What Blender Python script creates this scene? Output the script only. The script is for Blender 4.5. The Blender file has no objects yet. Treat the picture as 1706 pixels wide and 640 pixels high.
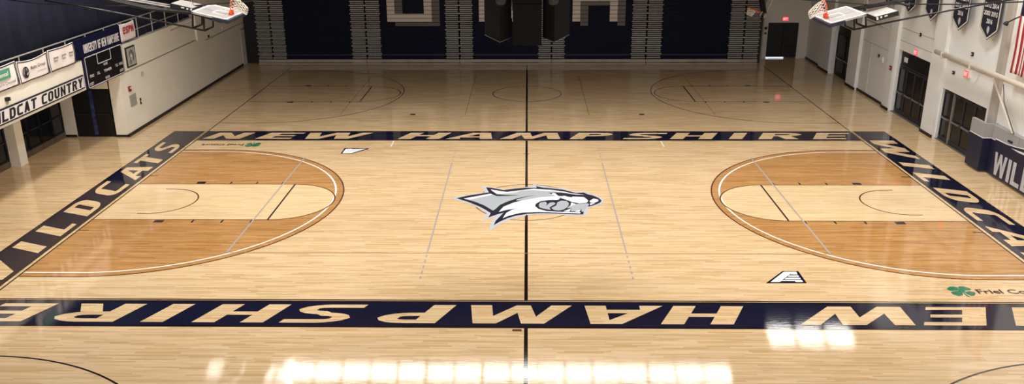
import bpy, math, random
from mathutils import Vector, Matrix
random.seed(7)
C = bpy.context.scene.collection
SC = bpy.context.scene

# ------------------------------------------------------------------ camera, light, exposure
F, CYP, PITCH, YAW, ROLL = 1442.17, 320.0, .3387, -.0185, -.0044
CAM = Vector((.0092, -28.2592, 10.3075))
fw = Vector((math.sin(YAW)*math.cos(PITCH), math.cos(YAW)*math.cos(PITCH), -math.sin(PITCH)))
rt = Vector((math.cos(YAW), -math.sin(YAW), 0)); up = rt.cross(fw)
r2 = rt*math.cos(ROLL)+up*math.sin(ROLL); u2 = up*math.cos(ROLL)-rt*math.sin(ROLL)
cd = bpy.data.cameras.new('camera'); cam = bpy.data.objects.new('camera', cd); C.objects.link(cam)
cd.sensor_width = 36; cd.lens = F/1706*36; cd.clip_end = 300
cam.matrix_world = Matrix(((r2.x, u2.x, -fw.x, CAM.x), (r2.y, u2.y, -fw.y, CAM.y), (r2.z, u2.z, -fw.z, CAM.z), (0, 0, 0, 1)))
SC.camera = cam

SC.view_settings.view_transform = 'Standard'; SC.view_settings.look = 'None'
SC.view_settings.gamma = 1; SC.view_settings.use_curve_mapping = False
SC.view_settings.exposure = 0.1
W = bpy.data.worlds.new('world'); SC.world = W; W.use_nodes = True
W.node_tree.nodes['Background'].inputs[0].default_value = (.5, .55, .65, 1)
W.node_tree.nodes['Background'].inputs[1].default_value = .02

H_LIGHT = 11.0
PANEL_L = 14.0          # radiance of the fluorescent ceiling panels
# high-bay lamps over the court: (x, y, watts, size)
BAYS = [(x, y, w*(1.7 if abs(x) > 14 and y > 0 else 1), 1.1) for y, w in ((1.0, 235), (-5.5, 340), (-13.0, 60)) for x in (-14.6, -7.3, 0, 7.3, 14.6)]
for i, (x, y, w, s) in enumerate(BAYS):
    ld = bpy.data.lights.new('bay_lamp', 'AREA'); ld.shape = 'SQUARE'; ld.size = s; ld.energy = w; ld.color = (1, .965, .92); ld.spread = 2.75
    lo = bpy.data.objects.new('bay_lamp', ld); C.objects.link(lo); lo.location = (x, y, H_LIGHT-.12)

# added fill lamps behind the camera, brightening the far wall and bleachers
FILL_LAMPS = [(-13.5, 4.6), (-6.75, 4.6), (0, 4.6), (6.75, 4.6), (13.5, 4.6)]
for wx, ww in FILL_LAMPS:
    ld = bpy.data.lights.new('window_daylight', 'AREA'); ld.shape = 'RECTANGLE'; ld.size = ww; ld.size_y = 2.2; ld.energy = 360; ld.color = (1, .97, .93)
    lo = bpy.data.objects.new('window_daylight', ld); C.objects.link(lo); lo.location = (wx, -30.8, 8.2); lo.rotation_euler = (math.pi/2, 0, 0)

# ------------------------------------------------------------------ materials
def srgb(*c):
    return tuple(((v/255+.055)/1.055)**2.4 if v > 10 else v/255/12.92 for v in c)+(1,)
def mat(name, col, rough=.6, metal=0, spec=.5, noise=.0, nscale=(3, 3, 3), emit=0, bump=0):
    m = bpy.data.materials.new(name); m.use_nodes = True; nt = m.node_tree; b = nt.nodes['Principled BSDF']
    b.inputs['Roughness'].default_value = rough; b.inputs['Metallic'].default_value = metal
    b.inputs['Specular IOR Level'].default_value = spec
    b.inputs['Base Color'].default_value = col
    if noise or bump:
        tc = nt.nodes.new('ShaderNodeTexCoord'); mp = nt.nodes.new('ShaderNodeMapping'); mp.inputs['Scale'].default_value = nscale
        nz = nt.nodes.new('ShaderNodeTexNoise'); nz.inputs['Detail'].default_value = 5; nz.inputs['Scale'].default_value = 1
        nt.links.new(tc.outputs['Object'], mp.inputs[0]); nt.links.new(mp.outputs[0], nz.inputs[0])
        if noise:
            mr = nt.nodes.new('ShaderNodeMapRange'); mr.inputs[1].default_value = .25; mr.inputs[2].default_value = .75
            mr.inputs[3].default_value = 1-noise; mr.inputs[4].default_value = 1+noise*.5
            mx = nt.nodes.new('ShaderNodeVectorMath'); mx.operation = 'SCALE'; mx.inputs[0].default_value = col[:3]
            nt.links.new(nz.outputs[0], mr.inputs[0]); nt.links.new(mr.outputs[0], mx.inputs['Scale']); nt.links.new(mx.outputs[0], b.inputs['Base Color'])
        if bump:
            bp = nt.nodes.new('ShaderNodeBump'); bp.inputs['Strength'].default_value = bump; bp.inputs['Distance'].default_value = .02
            nt.links.new(nz.outputs[0], bp.inputs['Height']); nt.links.new(bp.outputs[0], b.inputs['Normal'])
    if emit:
        b.inputs['Emission Color'].default_value = col; b.inputs['Emission Strength'].default_value = emit
    return m
GLOSS = dict(r=.045, spec=.75)
def wax_bump(nt, b):
    tc = nt.nodes.new('ShaderNodeTexCoord'); mp = nt.nodes.new('ShaderNodeMapping'); mp.inputs['Scale'].default_value = (1.3, 20, 1)
    nz = nt.nodes.new('ShaderNodeTexNoise'); nz.inputs['Scale'].default_value = 1.6; nz.inputs['Detail'].default_value = 4
    bp = nt.nodes.new('ShaderNodeBump'); bp.inputs['Strength'].default_value = .17; bp.inputs['Distance'].default_value = .0025
    nt.links.new(tc.outputs['Object'], mp.inputs[0]); nt.links.new(mp.outputs[0], nz.inputs[0])
    nt.links.new(nz.outputs[0], bp.inputs['Height']); nt.links.new(bp.outputs[0], b.inputs['Normal'])
def wood(name, c1, c2, streak=.22, lo=.9, hi=1.05):
    m = bpy.data.materials.new(name); m.use_nodes = True; nt = m.node_tree; N = nt.nodes; L = nt.links; b = N['Principled BSDF']
    b.inputs['Roughness'].default_value = GLOSS['r']; b.inputs['Specular IOR Level'].default_value = GLOSS['spec']
    tc = N.new('ShaderNodeTexCoord')
    # each row of strips shifts its butt joints by a random amount
    sep = N.new('ShaderNodeSeparateXYZ'); L.new(tc.outputs['Object'], sep.inputs[0])
    row = N.new('ShaderNodeMath'); row.operation = 'DIVIDE'; row.inputs[1].default_value = .057; L.new(sep.outputs[1], row.inputs[0])
    fl = N.new('ShaderNodeMath'); fl.operation = 'FLOOR'; L.new(row.outputs[0], fl.inputs[0])
    wn = N.new('ShaderNodeTexWhiteNoise'); wn.noise_dimensions = '1D'; L.new(fl.outputs[0], wn.inputs['W'])
    sh = N.new('ShaderNodeMath'); sh.operation = 'MULTIPLY_ADD'; sh.inputs[1].default_value = 7.0; L.new(wn.outputs['Value'], sh.inputs[0]); L.new(sep.outputs[0], sh.inputs[2])
    cmb = N.new('ShaderNodeCombineXYZ'); L.new(sh.outputs[0], cmb.inputs[0]); L.new(sep.outputs[1], cmb.inputs[1])
    sx = N.new('ShaderNodeMath'); sx.operation = 'DIVIDE'; sx.inputs[1].default_value = 1.1; L.new(sh.outputs[0], sx.inputs[0])
    fx = N.new('ShaderNodeMath'); fx.operation = 'FLOOR'; L.new(sx.outputs[0], fx.inputs[0])
    c2d = N.new('ShaderNodeCombineXYZ'); L.new(fx.outputs[0], c2d.inputs[0]); L.new(fl.outputs[0], c2d.inputs[1])
    w2 = N.new('ShaderNodeTexWhiteNoise'); w2.noise_dimensions = '2D'; L.new(c2d.outputs[0], w2.inputs['Vector'])
    mix = N.new('ShaderNodeMix'); mix.data_type = 'RGBA'; mix.inputs[6].default_value = c1; mix.inputs[7].default_value = c2
    pw = N.new('ShaderNodeMath'); pw.operation = 'POWER'; pw.inputs[1].default_value = 1.6; L.new(w2.outputs['Value'], pw.inputs[0]); L.new(pw.outputs[0], mix.inputs[0])
    mp = N.new('ShaderNodeMapping'); mp.inputs['Scale'].default_value = (.5, 6, 1); L.new(tc.outputs['Object'], mp.inputs[0])
    nz = N.new('ShaderNodeTexNoise'); nz.inputs['Scale'].default_value = 1.3; nz.inputs['Detail'].default_value = 6; nz.inputs['Roughness'].default_value = .65
    L.new(mp.outputs[0], nz.inputs[0])
    mr = N.new('ShaderNodeMapRange'); mr.inputs[1].default_value = .3; mr.inputs[2].default_value = .72; mr.inputs[3].default_value = hi; mr.inputs[4].default_value = 1-streak
    L.new(nz.outputs[0], mr.inputs[0])
    mp2 = N.new('ShaderNodeMapping'); mp2.inputs['Scale'].default_value = (.8, 16, 1); L.new(tc.outputs['Object'], mp2.inputs[0])
    n2 = N.new('ShaderNodeTexNoise'); n2.inputs['Scale'].default_value = 1.7; n2.inputs['Detail'].default_value = 5; n2.inputs['Roughness'].default_value = .7
    L.new(mp2.outputs[0], n2.inputs[0])
    mr2 = N.new('ShaderNodeMapRange'); mr2.inputs[1].default_value = .55; mr2.inputs[2].default_value = .75; mr2.inputs[3].default_value = 1; mr2.inputs[4].default_value = 1-streak*.8
    L.new(n2.outputs[0], mr2.inputs[0])
    sc0 = N.new('ShaderNodeVectorMath'); sc0.operation = 'SCALE'; L.new(mix.outputs[2], sc0.inputs[0]); L.new(mr2.outputs[0], sc0.inputs['Scale'])
    sc = N.new('ShaderNodeVectorMath'); sc.operation = 'SCALE'; L.new(sc0.outputs[0], sc.inputs[0]); L.new(mr.outputs[0], sc.inputs['Scale'])
    L.new(sc.outputs[0], b.inputs['Base Color'])
    wax_bump(nt, b)
    return m
def paint(name, col):
    m = mat(name, col, GLOSS['r'], spec=GLOSS['spec']); wax_bump(m.node_tree, m.node_tree.nodes['Principled BSDF']); return m

M = {}
M['maple'] = wood('maple_floor', srgb(233, 204, 162), srgb(212, 176, 127), .2)
M['key'] = wood('pale_key_wood', srgb(236, 208, 164), srgb(222, 190, 142), .14)
M['stain'] = wood('stained_wood', srgb(206, 156, 98), srgb(180, 128, 72), .34)
M['letter_wood'] = wood('letter_wood', srgb(232, 203, 160), srgb(210, 175, 128), .1)
M['navy_paint'] = paint('navy_court_paint', srgb(24, 26, 48))
M['black_line'] = paint('dark_court_line', srgb(28, 17, 18))
M['brown_line'] = paint('brown_court_line', srgb(96, 62, 38))
M['white_line'] = paint('white_court_line', srgb(250, 246, 236))
M['gray_line'] = paint('grey_court_line', srgb(176, 164, 160))
M['dim_line'] = paint('dim_tan_line', srgb(178, 142, 96))
M['silver'] = paint('silver_paint', srgb(192, 196, 206))
M['mgray'] = paint('emblem_grey', srgb(172, 180, 186))
M['mwhite'] = paint('emblem_white', srgb(250, 250, 252))
M['green'] = paint('clover_green', srgb(24, 118, 84))
M['maroon'] = paint('lettering_brown', srgb(60, 22, 24))
M['wall'] = mat('white_wall', srgb(238, 238, 236), .6, noise=.05, nscale=(.4, .4, 1.5))
M['wall_far'] = mat('far_wall', srgb(226, 219, 208), .6, noise=.05, nscale=(.4, .4, 1.5))
M['cream'] = mat('cream_fascia', srgb(241, 235, 220), .6, noise=.05, nscale=(.6, .6, 1.5))
M['seam'] = mat('wall_seam', srgb(168, 160, 146), .7)
M['base'] = mat('black_rubber_base', srgb(22, 20, 20), .5)
M['dark'] = mat('near_black', srgb(16, 16, 18), .45)
M['pennant'] = mat('pennant_navy', srgb(15, 18, 38), .8)
M['speaker'] = mat('speaker_black', srgb(13, 12, 12), .8, spec=.2)
M['doorblack'] = mat('dark_door', srgb(14, 14, 20), .5, spec=.3)
M['glass'] = mat('dark_glass', srgb(16, 18, 24), .1, spec=.35)
M['frame'] = mat('bronze_frame', srgb(40, 40, 45), .5)
M['alu'] = mat('aluminium', srgb(150, 148, 145), .35, metal=.6)
M['navyw'] = mat('navy_wall_cloth', srgb(26, 34, 66), .8, noise=.25, nscale=(1, 6, .15))
M['navy_row'] = mat('navy_bleacher', srgb(9, 15, 40), .6, spec=.15, noise=.1)
M['row_white'] = mat('bleacher_letter_white', srgb(225, 212, 198), .5)
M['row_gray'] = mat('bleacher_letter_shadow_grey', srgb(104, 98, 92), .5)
M['aisle'] = mat('aisle_step_grey', srgb(174, 171, 165), .5, noise=.15)
M['aisle_dark'] = mat('aisle_riser_dark', srgb(40, 38, 36), .6)
M['kick'] = mat('kick_board', srgb(176, 166, 152), .5, noise=.2, nscale=(2, 2, 2))
M['brownkick'] = mat('brown_kick_board', srgb(92, 78, 62), .5)
M['sign_navy'] = mat('sign_navy', srgb(13, 18, 50), .4, spec=.25)
M['sign_black'] = mat('sign_black', srgb(14, 15, 22), .3)
M['white'] = mat('sign_white', srgb(232, 228, 226), .4)
M['cloth'] = mat('white_cloth', srgb(236, 226, 222), .8)
M['ink'] = mat('black_ink', srgb(24, 22, 28), .6)
M['inkgray'] = mat('grey_ink', srgb(110, 104, 108), .6)
M['teal'] = mat('teal_print', srgb(78, 158, 126), .6)
M['red'] = mat('red_print', srgb(180, 40, 44), .7)
M['steel'] = mat('galvanised_rail', srgb(176, 174, 168), .4, metal=.3)
M['blacksteel'] = mat('black_steel', srgb(20, 17, 18), .4, metal=.3)
M['gray_steel'] = mat('grey_steel', srgb(120, 116, 110), .4, metal=.4)
M['board'] = mat('backboard_glass', srgb(205, 201, 198), .12, spec=.8)
M['board_frame'] = mat('backboard_frame', srgb(248, 246, 244), .3)
M['orange'] = mat('orange_rim', srgb(235, 88, 40), .4)
M['net'] = mat('white_net', srgb(235, 225, 215), .8)
M['pad'] = mat('navy_pad', srgb(24, 30, 52), .6)
M['clockface'] = mat('shot_clock_face', srgb(190, 184, 178), .3)  # grey puts the ceiling's reflection into the face colour
M['exit'] = mat('exit_red', srgb(255, 60, 70), .4, emit=1.2)
M['exit_text'] = mat('exit_lettering', srgb(255, 170, 170), .4, emit=1.4)
M['housing'] = mat('sign_housing', srgb(225, 215, 205), .4)
M['alarm'] = mat('alarm_red', srgb(130, 40, 30), .4)
M['vent'] = mat('vent_grey', srgb(170, 168, 158), .5)
M['matgray'] = mat('mat_grey', srgb(158, 156, 158), .6)
M['matnavy'] = mat('mat_navy', srgb(22, 26, 54), .5)
M['flagred'] = mat('flag_red', srgb(160, 30, 48), .8)
M['flagwhite'] = mat('flag_white', srgb(235, 225, 220), .8)
M['flagblue'] = mat('flag_blue', srgb(30, 35, 80), .8)
M['pipe'] = mat('white_pipe', srgb(218, 208, 194), .5)
M['column'] = mat('grey_column', srgb(176, 168, 158), .5)
M['ceil'] = mat('ceiling_deck', srgb(92, 84, 76), .8)
M['blueglass'] = mat('blue_window', srgb(62, 72, 128), .3, noise=.9, nscale=(3, 3, 5))
M['daylight'] = mat('daylight_gap', (.75, .8, 1, 1), .5, emit=1.0)  # shared glow: daylight under the far door and the added fill panels
M['panel'] = mat('light_panel', (1, .96, .9, 1), .5, emit=PANEL_L)
M['silverletter'] = mat('silver_letters', srgb(190, 188, 196), .5)

# ------------------------------------------------------------------ helpers
def link(name, verts, faces, m, parent=None, smooth=False):
    me = bpy.data.meshes.new(name); me.from_pydata([tuple(v) for v in verts], [], faces); me.update()
    me.materials.append(m)
    if smooth:
        for p in me.polygons: p.use_smooth = True
    o = bpy.data.objects.new(name, me); C.objects.link(o)
    if parent is not None: o.parent = parent; o.matrix_parent_inverse = parent_inv(parent)
    return o
def parent_inv(p):
    m = Matrix.Identity(4); q = p
    chain = []
    while q is not None:
        chain.append(q); q = q.parent
    for q in reversed(chain):
        m = m @ q.matrix_parent_inverse @ Matrix.LocRotScale(q.location, q.rotation_euler, q.scale)
    return m.inverted()
class MB:
    def __init__(s): s.v = []; s.f = []
    def box(s, x0, x1, y0, y1, z0, z1):
        b = len(s.v)
        s.v += [(x, y, z) for z in (z0, z1) for x, y in ((x0, y0), (x1, y0), (x1, y1), (x0, y1))]
        s.f += [tuple(b+i for i in q) for q in ((0, 3, 2, 1), (4, 5, 6, 7), (0, 1, 5, 4), (1, 2, 6, 5), (2, 3, 7, 6), (3, 0, 4, 7))]
        return s
    def obox(s, c, ax, ay, az):       # centre and three half-axis vectors
        b = len(s.v); c = Vector(c); ax = Vector(ax); ay = Vector(ay); az = Vector(az)
        s.v += [tuple(c+ax*i+ay*j+az*k) for k in (-1, 1) for i, j in ((-1, -1), (1, -1), (1, 1), (-1, 1))]
        s.f += [tuple(b+i for i in q) for q in ((0, 3, 2, 1), (4, 5, 6, 7), (0, 1, 5, 4), (1, 2, 6, 5), (2, 3, 7, 6), (3, 0, 4, 7))]
        return s
    def tube(s, pts, r, n=8, closed=False, cap=True):
        pts = [Vector(p) for p in pts]; b = len(s.v); k = len(pts)
        for i, p in enumerate(pts):
            if closed: d = pts[(i+1) % k]-pts[i-1]
            else: d = pts[min(i+1, k-1)]-pts[max(i-1, 0)]
            d.normalize(); a = d.cross(Vector((0, 0, 1)))
            if a.length < 1e-3: a = d.cross(Vector((0, 1, 0)))
            a.normalize(); c = d.cross(a)
            rr = r[i] if isinstance(r, (list, tuple)) else r
            for j in range(n):
                t = 2*math.pi*j/n; s.v.append(tuple(p+a*rr*math.cos(t)+c*rr*math.sin(t)))
        for i in range(k if closed else k-1):
            for j in range(n):
                i2 = (i+1) % k
                s.f.append((b+i*n+j, b+i*n+(j+1) % n, b+i2*n+(j+1) % n, b+i2*n+j))
        if cap and not closed:
            s.f.append(tuple(b+j for j in reversed(range(n)))); s.f.append(tuple(b+(k-1)*n+j for j in range(n)))
        return s
    def prism(s, poly, O, U, V, N, t):   # polygon in (u,v) extruded by t along N
        b = len(s.v); n = len(poly); O = Vector(O); U = Vector(U); V = Vector(V); N = Vector(N)
        for k in (0, t):
            for u, v in poly: s.v.append(tuple(O+U*u+V*v+N*k))
        s.f.append(tuple(b+i for i in reversed(range(n)))); s.f.append(tuple(b+n+i for i in range(n)))
        for i in range(n):
            j = (i+1) % n; s.f.append((b+i, b+j, b+n+j, b+n+i))
        return s
    def flat(s, poly, O, U, V):
        b = len(s.v); O = Vector(O); U = Vector(U); V = Vector(V)
        s.v += [tuple(O+U*u+V*v) for u, v in poly]; s.f.append(tuple(range(b, b+len(poly)))); return s
    def build(s, name, m, parent=None, smooth=False): return link(name, s.v, s.f, m, parent, smooth)
def struct(o, **k):
    o['kind'] = 'structure'; return o
def tag(o, label, cat, group=None):
    o['label'] = label; o['category'] = cat
    if group: o['group'] = group
    return o
def empty(name, loc, label, cat, group=None):
    o = bpy.data.objects.new(name, None); C.objects.link(o); o.location = loc; o.empty_display_size = .1
    return tag(o, label, cat, group)

# ---- block lettering
def arc(cx, cy, rx, ry, a0, a1, n=5):
    return [(cx+rx*math.cos(math.radians(a0+(a1-a0)*i/n)), cy+ry*math.sin(math.radians(a0+(a1-a0)*i/n))) for i in range(n+1)]
def stroke(pts, s, b, closed=False):
    out = []; n = len(pts); L = []; R = []
    for i in range(n):
        if closed: p, q = pts[i-1], pts[(i+1) % n]
        else: p, q = pts[max(i-1, 0)], pts[min(i+1, n-1)]
        dx, dy = q[0]-p[0], q[1]-p[1]; l = math.hypot(dx, dy) or 1; nx, ny = -dy/l, dx/l
        L.append((pts[i][0]+nx*s/2, pts[i][1]+ny*b/2)); R.append((pts[i][0]-nx*s/2, pts[i][1]-ny*b/2))
    for i in range(n if closed else n-1):
        j = (i+1) % n; out.append([L[i], R[i], R[j], L[j]])
    return out
def rect(x0, x1, y0, y1): return [(x0, y0), (x1, y0), (x1, y1), (x0, y1)]
def glyph(ch, w, s, b):
    r = min(w-s/2, w*.45); h = b/2; k = s/2
    if ch == 'I': return [rect(0, s, 0, 1)], s
    if ch in '1': return [rect(0, s, 0, 1)], s
    if ch == 'L': return [rect(0, s, 0, 1), rect(s, w, 0, b)], w
    if ch in 'EF':
        g = [rect(0, s, 0, 1), rect(s, w, 1-b, 1), rect(s, w*.94, .5-b/2, .5+b/2)]
        if ch == 'E': g.append(rect(s, w, 0, b))
        return g, w
    if ch == 'H': return [rect(0, s, 0, 1), rect(w-s, w, 0, 1), rect(s, w-s, .5-b/2, .5+b/2)], w
    if ch == 'T': return [rect((w-s)/2, (w+s)/2, 0, 1-b), rect(0, w, 1-b, 1)], w
    if ch == 'N': return [rect(0, s, 0, 1), rect(w-s, w, 0, 1), [(s*.75, 1), (s*.75, .62), (w-s*.75, 0), (w-s*.75, .38)]], w
    if ch == 'M':
        w *= 1.25; return [rect(0, s, 0, 1), rect(w-s, w, 0, 1), [(s*.6, 1), (s*.6, .6), (w/2-s*.2, .1), (w/2, .5)], [(w/2, .5), (w/2+s*.2, .1), (w-s*.6, .6), (w-s*.6, 1)], [(w/2-s*.2, .1), (w/2+s*.2, .1), (w/2, .5)]], w
    if ch == 'W':
        w *= 1.5; c = w/2; s *= .82
        return [[(0, 1), (s, 1), (w*.25+s*.5, 0), (w*.25-s*.5, 0)], [(w*.25-s*.4, 0), (w*.25+s*.5, 0), (c+s*.45, 1), (c-s*.45, 1)],
                [(c-s*.45, 1), (c+s*.45, 1), (w*.75+s*.4, 0), (w*.75-s*.5, 0)], [(w*.75-s*.5, 0), (w*.75+s*.5, 0), (w, 1), (w-s, 1)]], w
    if ch == 'V': return [[(0, 1), (s, 1), (w/2+s*.5, 0), (w/2-s*.5, 0)], [(w/2-s*.5, 0), (w/2+s*.5, 0), (w, 1), (w-s, 1)]], w
    if ch == 'A': return [[(0, 0), (s, 0), (w/2+s*.5, 1), (w/2-s*.5, 1)], [(w-s, 0), (w, 0), (w/2+s*.5, 1), (w/2-s*.5, 1)], rect(w*.22, w*.78, .2, .2+b)], w
    if ch == 'Y': return [rect((w-s)/2, (w+s)/2, 0, .5), [(0, 1), (s, 1), ((w+s)/2, .45), ((w-s)/2, .45)], [(w-s, 1), (w, 1), ((w+s)/2, .45), ((w-s)/2, .45)]], w
    if ch == 'O': return stroke(arc(w-r, .75, r-k, .25-h, 90, 0)+arc(w-r, .25, r-k, .25-h, 0, -90)+arc(r, .25, r-k, .25-h, 270, 180)+arc(r, .75, r-k, .25-h, 180, 90), s, b, True), w
    if ch == 'C': return stroke([(w, 1-h)]+arc(r, .72, r-k, .28-h, 90, 180)+arc(r, .28, r-k, .28-h, 180, 270)+[(w, h)], s, b), w
    if ch == 'D': return [rect(0, s, 0, 1)]+stroke([(s, 1-h)]+arc(w-r, .7, r-k, .3-h, 90, 0)+arc(w-r, .3, r-k, .3-h, 0, -90)+[(s, h)], s, b), w
    if ch == 'U': return stroke([(k, 1)]+arc(r, .3, r-k, .3-h, 180, 270)+arc(w-r, .3, r-k, .3-h, 270, 360)+[(w-k, 1)], s, b), w
    if ch in 'PR':
        g = [rect(0, s, 0, 1)]+stroke([(s, 1-h)]+arc(w-r, .72, r-k, .28-h, 90, -90, 8)+[(s, .44+h)], s, b)
        if ch == 'R': g.append([(s+.1*w, .46), (s+.1*w+s, .46), (w, 0), (w-s, 0)])
        return g, w
    if ch == 'S': return stroke([(w, 1-h)]+arc(r, .75-h/4, r-k, .25-h+h/4, 90, 270, 8)[:]+arc(w-r, .25+h/4, r-k, .25-h+h/4, 90, -90, 8)+[(0, h)], s, b), w
    return [], w*.6
def lettering(text, w, s, b, gap, shear=0):
    polys = []; x = 0
    for ch in text:
        if ch == ' ': x += w*.7; continue
        g, ww = glyph(ch, w, s, b)
        for p in g: polys.append([(u+x+shear*v, v) for u, v in p])
        x += ww+gap
    return polys, x-gap
def put_letters(name, text, O, U, V, width, height, m, parent=None, w=.5, s=.17, b=.17, gap=.12, shear=0):
    polys, tw = lettering(text, w, s, b, gap, shear)
    mb = MB(); k = width/tw
    nrm = Vector(U).cross(Vector(V))
    for i, p in enumerate(polys): mb.flat([(u*k, v*height) for u, v in p], Vector(O)+nrm*(i % 8)*.0004, U, V)
    return mb.build(name, m, parent)
def font_text(name, text, O, U, V, width, height, m, parent=None, bold=0, shear=0, thick=0):
    cu = bpy.data.curves.new('t', 'FONT'); cu.body = text; cu.size = 1; cu.offset = bold; cu.shear = shear; cu.resolution_u = 3; cu.extrude = thick
    ob = bpy.data.objects.new('t', cu); C.objects.link(ob)
    dg = bpy.context.evaluated_depsgraph_get(); dg.update()
    me = bpy.data.meshes.new_from_object(ob.evaluated_get(dg)); bpy.data.objects.remove(ob); bpy.data.curves.remove(cu)
    xs = [v.co.x for v in me.vertices]; ys = [v.co.y for v in me.vertices]
    x0, x1, y0, y1 = min(xs), max(xs), min(ys), max(ys); O = Vector(O); U = Vector(U); V = Vector(V)
    for v in me.vertices:
        v.co = O+U*((v.co.x-x0)/(x1-x0)*width)+V*((v.co.y-y0)/(y1-y0)*height)
    me.name = name; me.materials.clear(); me.materials.append(m)
    o = bpy.data.objects.new(name, me); C.objects.link(o)
    if parent is not None: o.parent = parent; o.matrix_parent_inverse = parent_inv(parent)
    return o
# floor point seen at photo pixel (x, y): used to read the court painting's coordinates off the photograph
def fl(x, y, z=0):
    d = fw+r2*((x-853)/F)-u2*((y-CYP)/F); t = (z-CAM.z)/d.z; p = CAM+d*t; return (p.x, p.y)

# ================================================================== SETTING
XW = 17.5; YF = 26.6; YN = -31.0; ZC = 11.5
floor = struct(MB().box(-22, 18.6, YN, YF+.2, -.2, 0).build('floor', M['maple']))
struct(MB().box(-22.2, 18.6, YN, YF+.2, ZC, ZC+.2).build('ceiling', M['ceil']))
mb = MB()
for y in range(-28, 27, 6): mb.box(-22, 17.4, y-.12, y+.12, ZC-.5, ZC-.001)
o = struct(mb.build('ceiling_joist', M['blacksteel'], bpy.data.objects['ceiling']))
struct(MB().box(-22.2, 18.6, YN-.2, YN, 0, ZC).build('wall_near', M['wall_far']))
for n, (wx, ww) in enumerate(FILL_LAMPS):
    w_ = struct(MB().box(wx-ww/2, wx+ww/2, YN-.01, YN+.03, 7.1, 9.3).build('window_%d' % (n+1), M['daylight']))  # glowing panel added on the unseen wall to go with the fill lamps
    mb = MB().box(wx-ww/2-.06, wx+ww/2+.06, YN, YN+.08, 9.3, 9.38).box(wx-ww/2-.06, wx+ww/2+.06, YN, YN+.08, 7.02, 7.1)
    for k in range(5): mb.box(wx-ww/2+k*ww/4-.03, wx-ww/2+k*ww/4+.03, YN, YN+.08, 7.1, 9.3)
    mb.build('window_frame', M['frame'], w_)
# far wall with the double door at its right end
mb = MB(); mb.box(-17.6, 15.1, YF, YF+.2, 0, ZC).box(17.0, 17.8, YF, YF+.2, 0, ZC).box(15.1, 17.0, YF, YF+.2, 2.24, ZC)
mb.box(14.78, 15.06, YF-.12, YF+.01, 0, ZC)
wf = struct(mb.build('wall_far', M['wall_far']))
# right wall: openings for three door sets, with pilasters
X1 = 17.62
mb = MB(); door_r = [(4.4, 8.1, 2.22), (9.3, 12.95, 3.0), (18.95, 21.85, 2.9)]
prev = YN
for y0, y1, h in door_r:
    mb.box(X1, X1+.5, prev, y0, 0, ZC); mb.box(X1, X1+.5, y0, y1, h, ZC); prev = y1
mb.box(X1, X1+.5, prev, YF, 0, ZC)
for y0, y1 in ((8.15, 9.25), (13.0, 13.75), (17.55, 18.9), (21.9, 23.6)): mb.box(X1-.16, X1+.02, y0, y1, 0, ZC)
wr = struct(mb.build('wall_right', M['wall']))
mb = MB()
for y0, y1, x in ((-30, -3.2, X1), (8.13, 9.27, X1-.16), (12.98, 13.77, X1-.16), (13.77, 17.53, X1), (17.53, 18.92, X1-.16), (21.88, 23.62, X1-.16), (23.62, 26.58, X1)):
    mb.box(x-.03, x+.03, y0, y1, 0, .13)
struct(mb.build('baseboard_right', M['base']))
mb = MB()
mb.box(X1-.01, X1+.01, 13.8, 17.5, 2.7, 2.72).box(X1-.01, X1+.01, 4.4, 8.1, 3.42, 3.44).box(X1-.01, X1+.01, 9.3, 12.95, 3.42, 3.44).box(X1-.01, X1+.01, 9.3, 12.95, 4.0, 4.02)
struct(mb.build('trim_1', M['seam']))
struct(MB().tube([(X1-.03, 16.2, .15), (X1-.03, 16.2, 2.7)], .02).build('trim_2', M['pipe']))
# steel column and its mat wrap, right wall
struct(MB().box(17.48, X1+.01, 3.6, 4.0, 0, ZC).build('trim_3', M['column']))
# left wall: lower wall, gallery fascia, upper wall
ZS = 3.95
mb = MB()
mb.box(-XW-.6, -XW, 8.2, YF, 0, 2.76)
mb.box(-XW-.3, -XW+.0, YN, 17.6, 2.79, ZS)
mb.box(-XW-.6, -XW, 17.55, YF, 2.76, ZC)
mb.box(-22, -XW, 17.5, 17.6, ZS, ZC)
mb.box(-20.35, -19.8, 8.2, 8.5, 0, 2.79).box(-18.1, -XW-.55, 8.2, 8.5, 0, 2.79).box(-19.8, -18.1, 8.2, 8.5, 2.16, 2.79)
mb.box(-20.3, -19.9, 3.88, 4.4, 0, 2.79)
wl = struct(mb.build('wall_left', M['cream']))
struct(MB().box(-22.1, -XW-.3, YN, 17.5, 2.79, ZS-.001).build('trim_4', M['cream']))
struct(MB().box(-XW-.01, -XW+.012, 8.9, 17.3, 2.74, 2.77).box(-XW-.01, -XW+.015, 18.6, 25.4, 2.5, 2.56).build('trim_5', M['seam']))
struct(MB().box(-XW-.01, -XW+.08, 17.3, 17.75, 2.72, ZC).build('trim_6', M['cream']))
struct(MB().box(-XW-.03, -XW+.03, 8.17, 24.4, 0, .14).box(-XW-.03, -XW+.03, 25.5, 26.58, 0, .14).box(-18.1, -XW, 8.17, 8.21, 0, .1).box(-20.3, -19.8, 8.17, 8.21, 0, .1).build('baseboard_left', M['base']))
# dark curtain wall behind the gallery
nv = 180; vs = []; fs = []
for i in range(nv+1):
    y = YN+.2+(17.3-YN-.2)*i/nv; x = -17.76+.03*math.sin(i*1.9)+.04*math.sin(i*.77)
    vs += [(x, y, ZS), (x, y, ZC)]
for i in range(nv): fs.append((2*i, 2*i+2, 2*i+3, 2*i+1))
cur = link('curtain', vs, fs, M['navyw'], smooth=True); sol = cur.modifiers.new('s', 'SOLIDIFY'); sol.thickness = .02
tag(cur, 'dark navy curtain hanging behind the gallery railing on the left', 'curtain')

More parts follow.
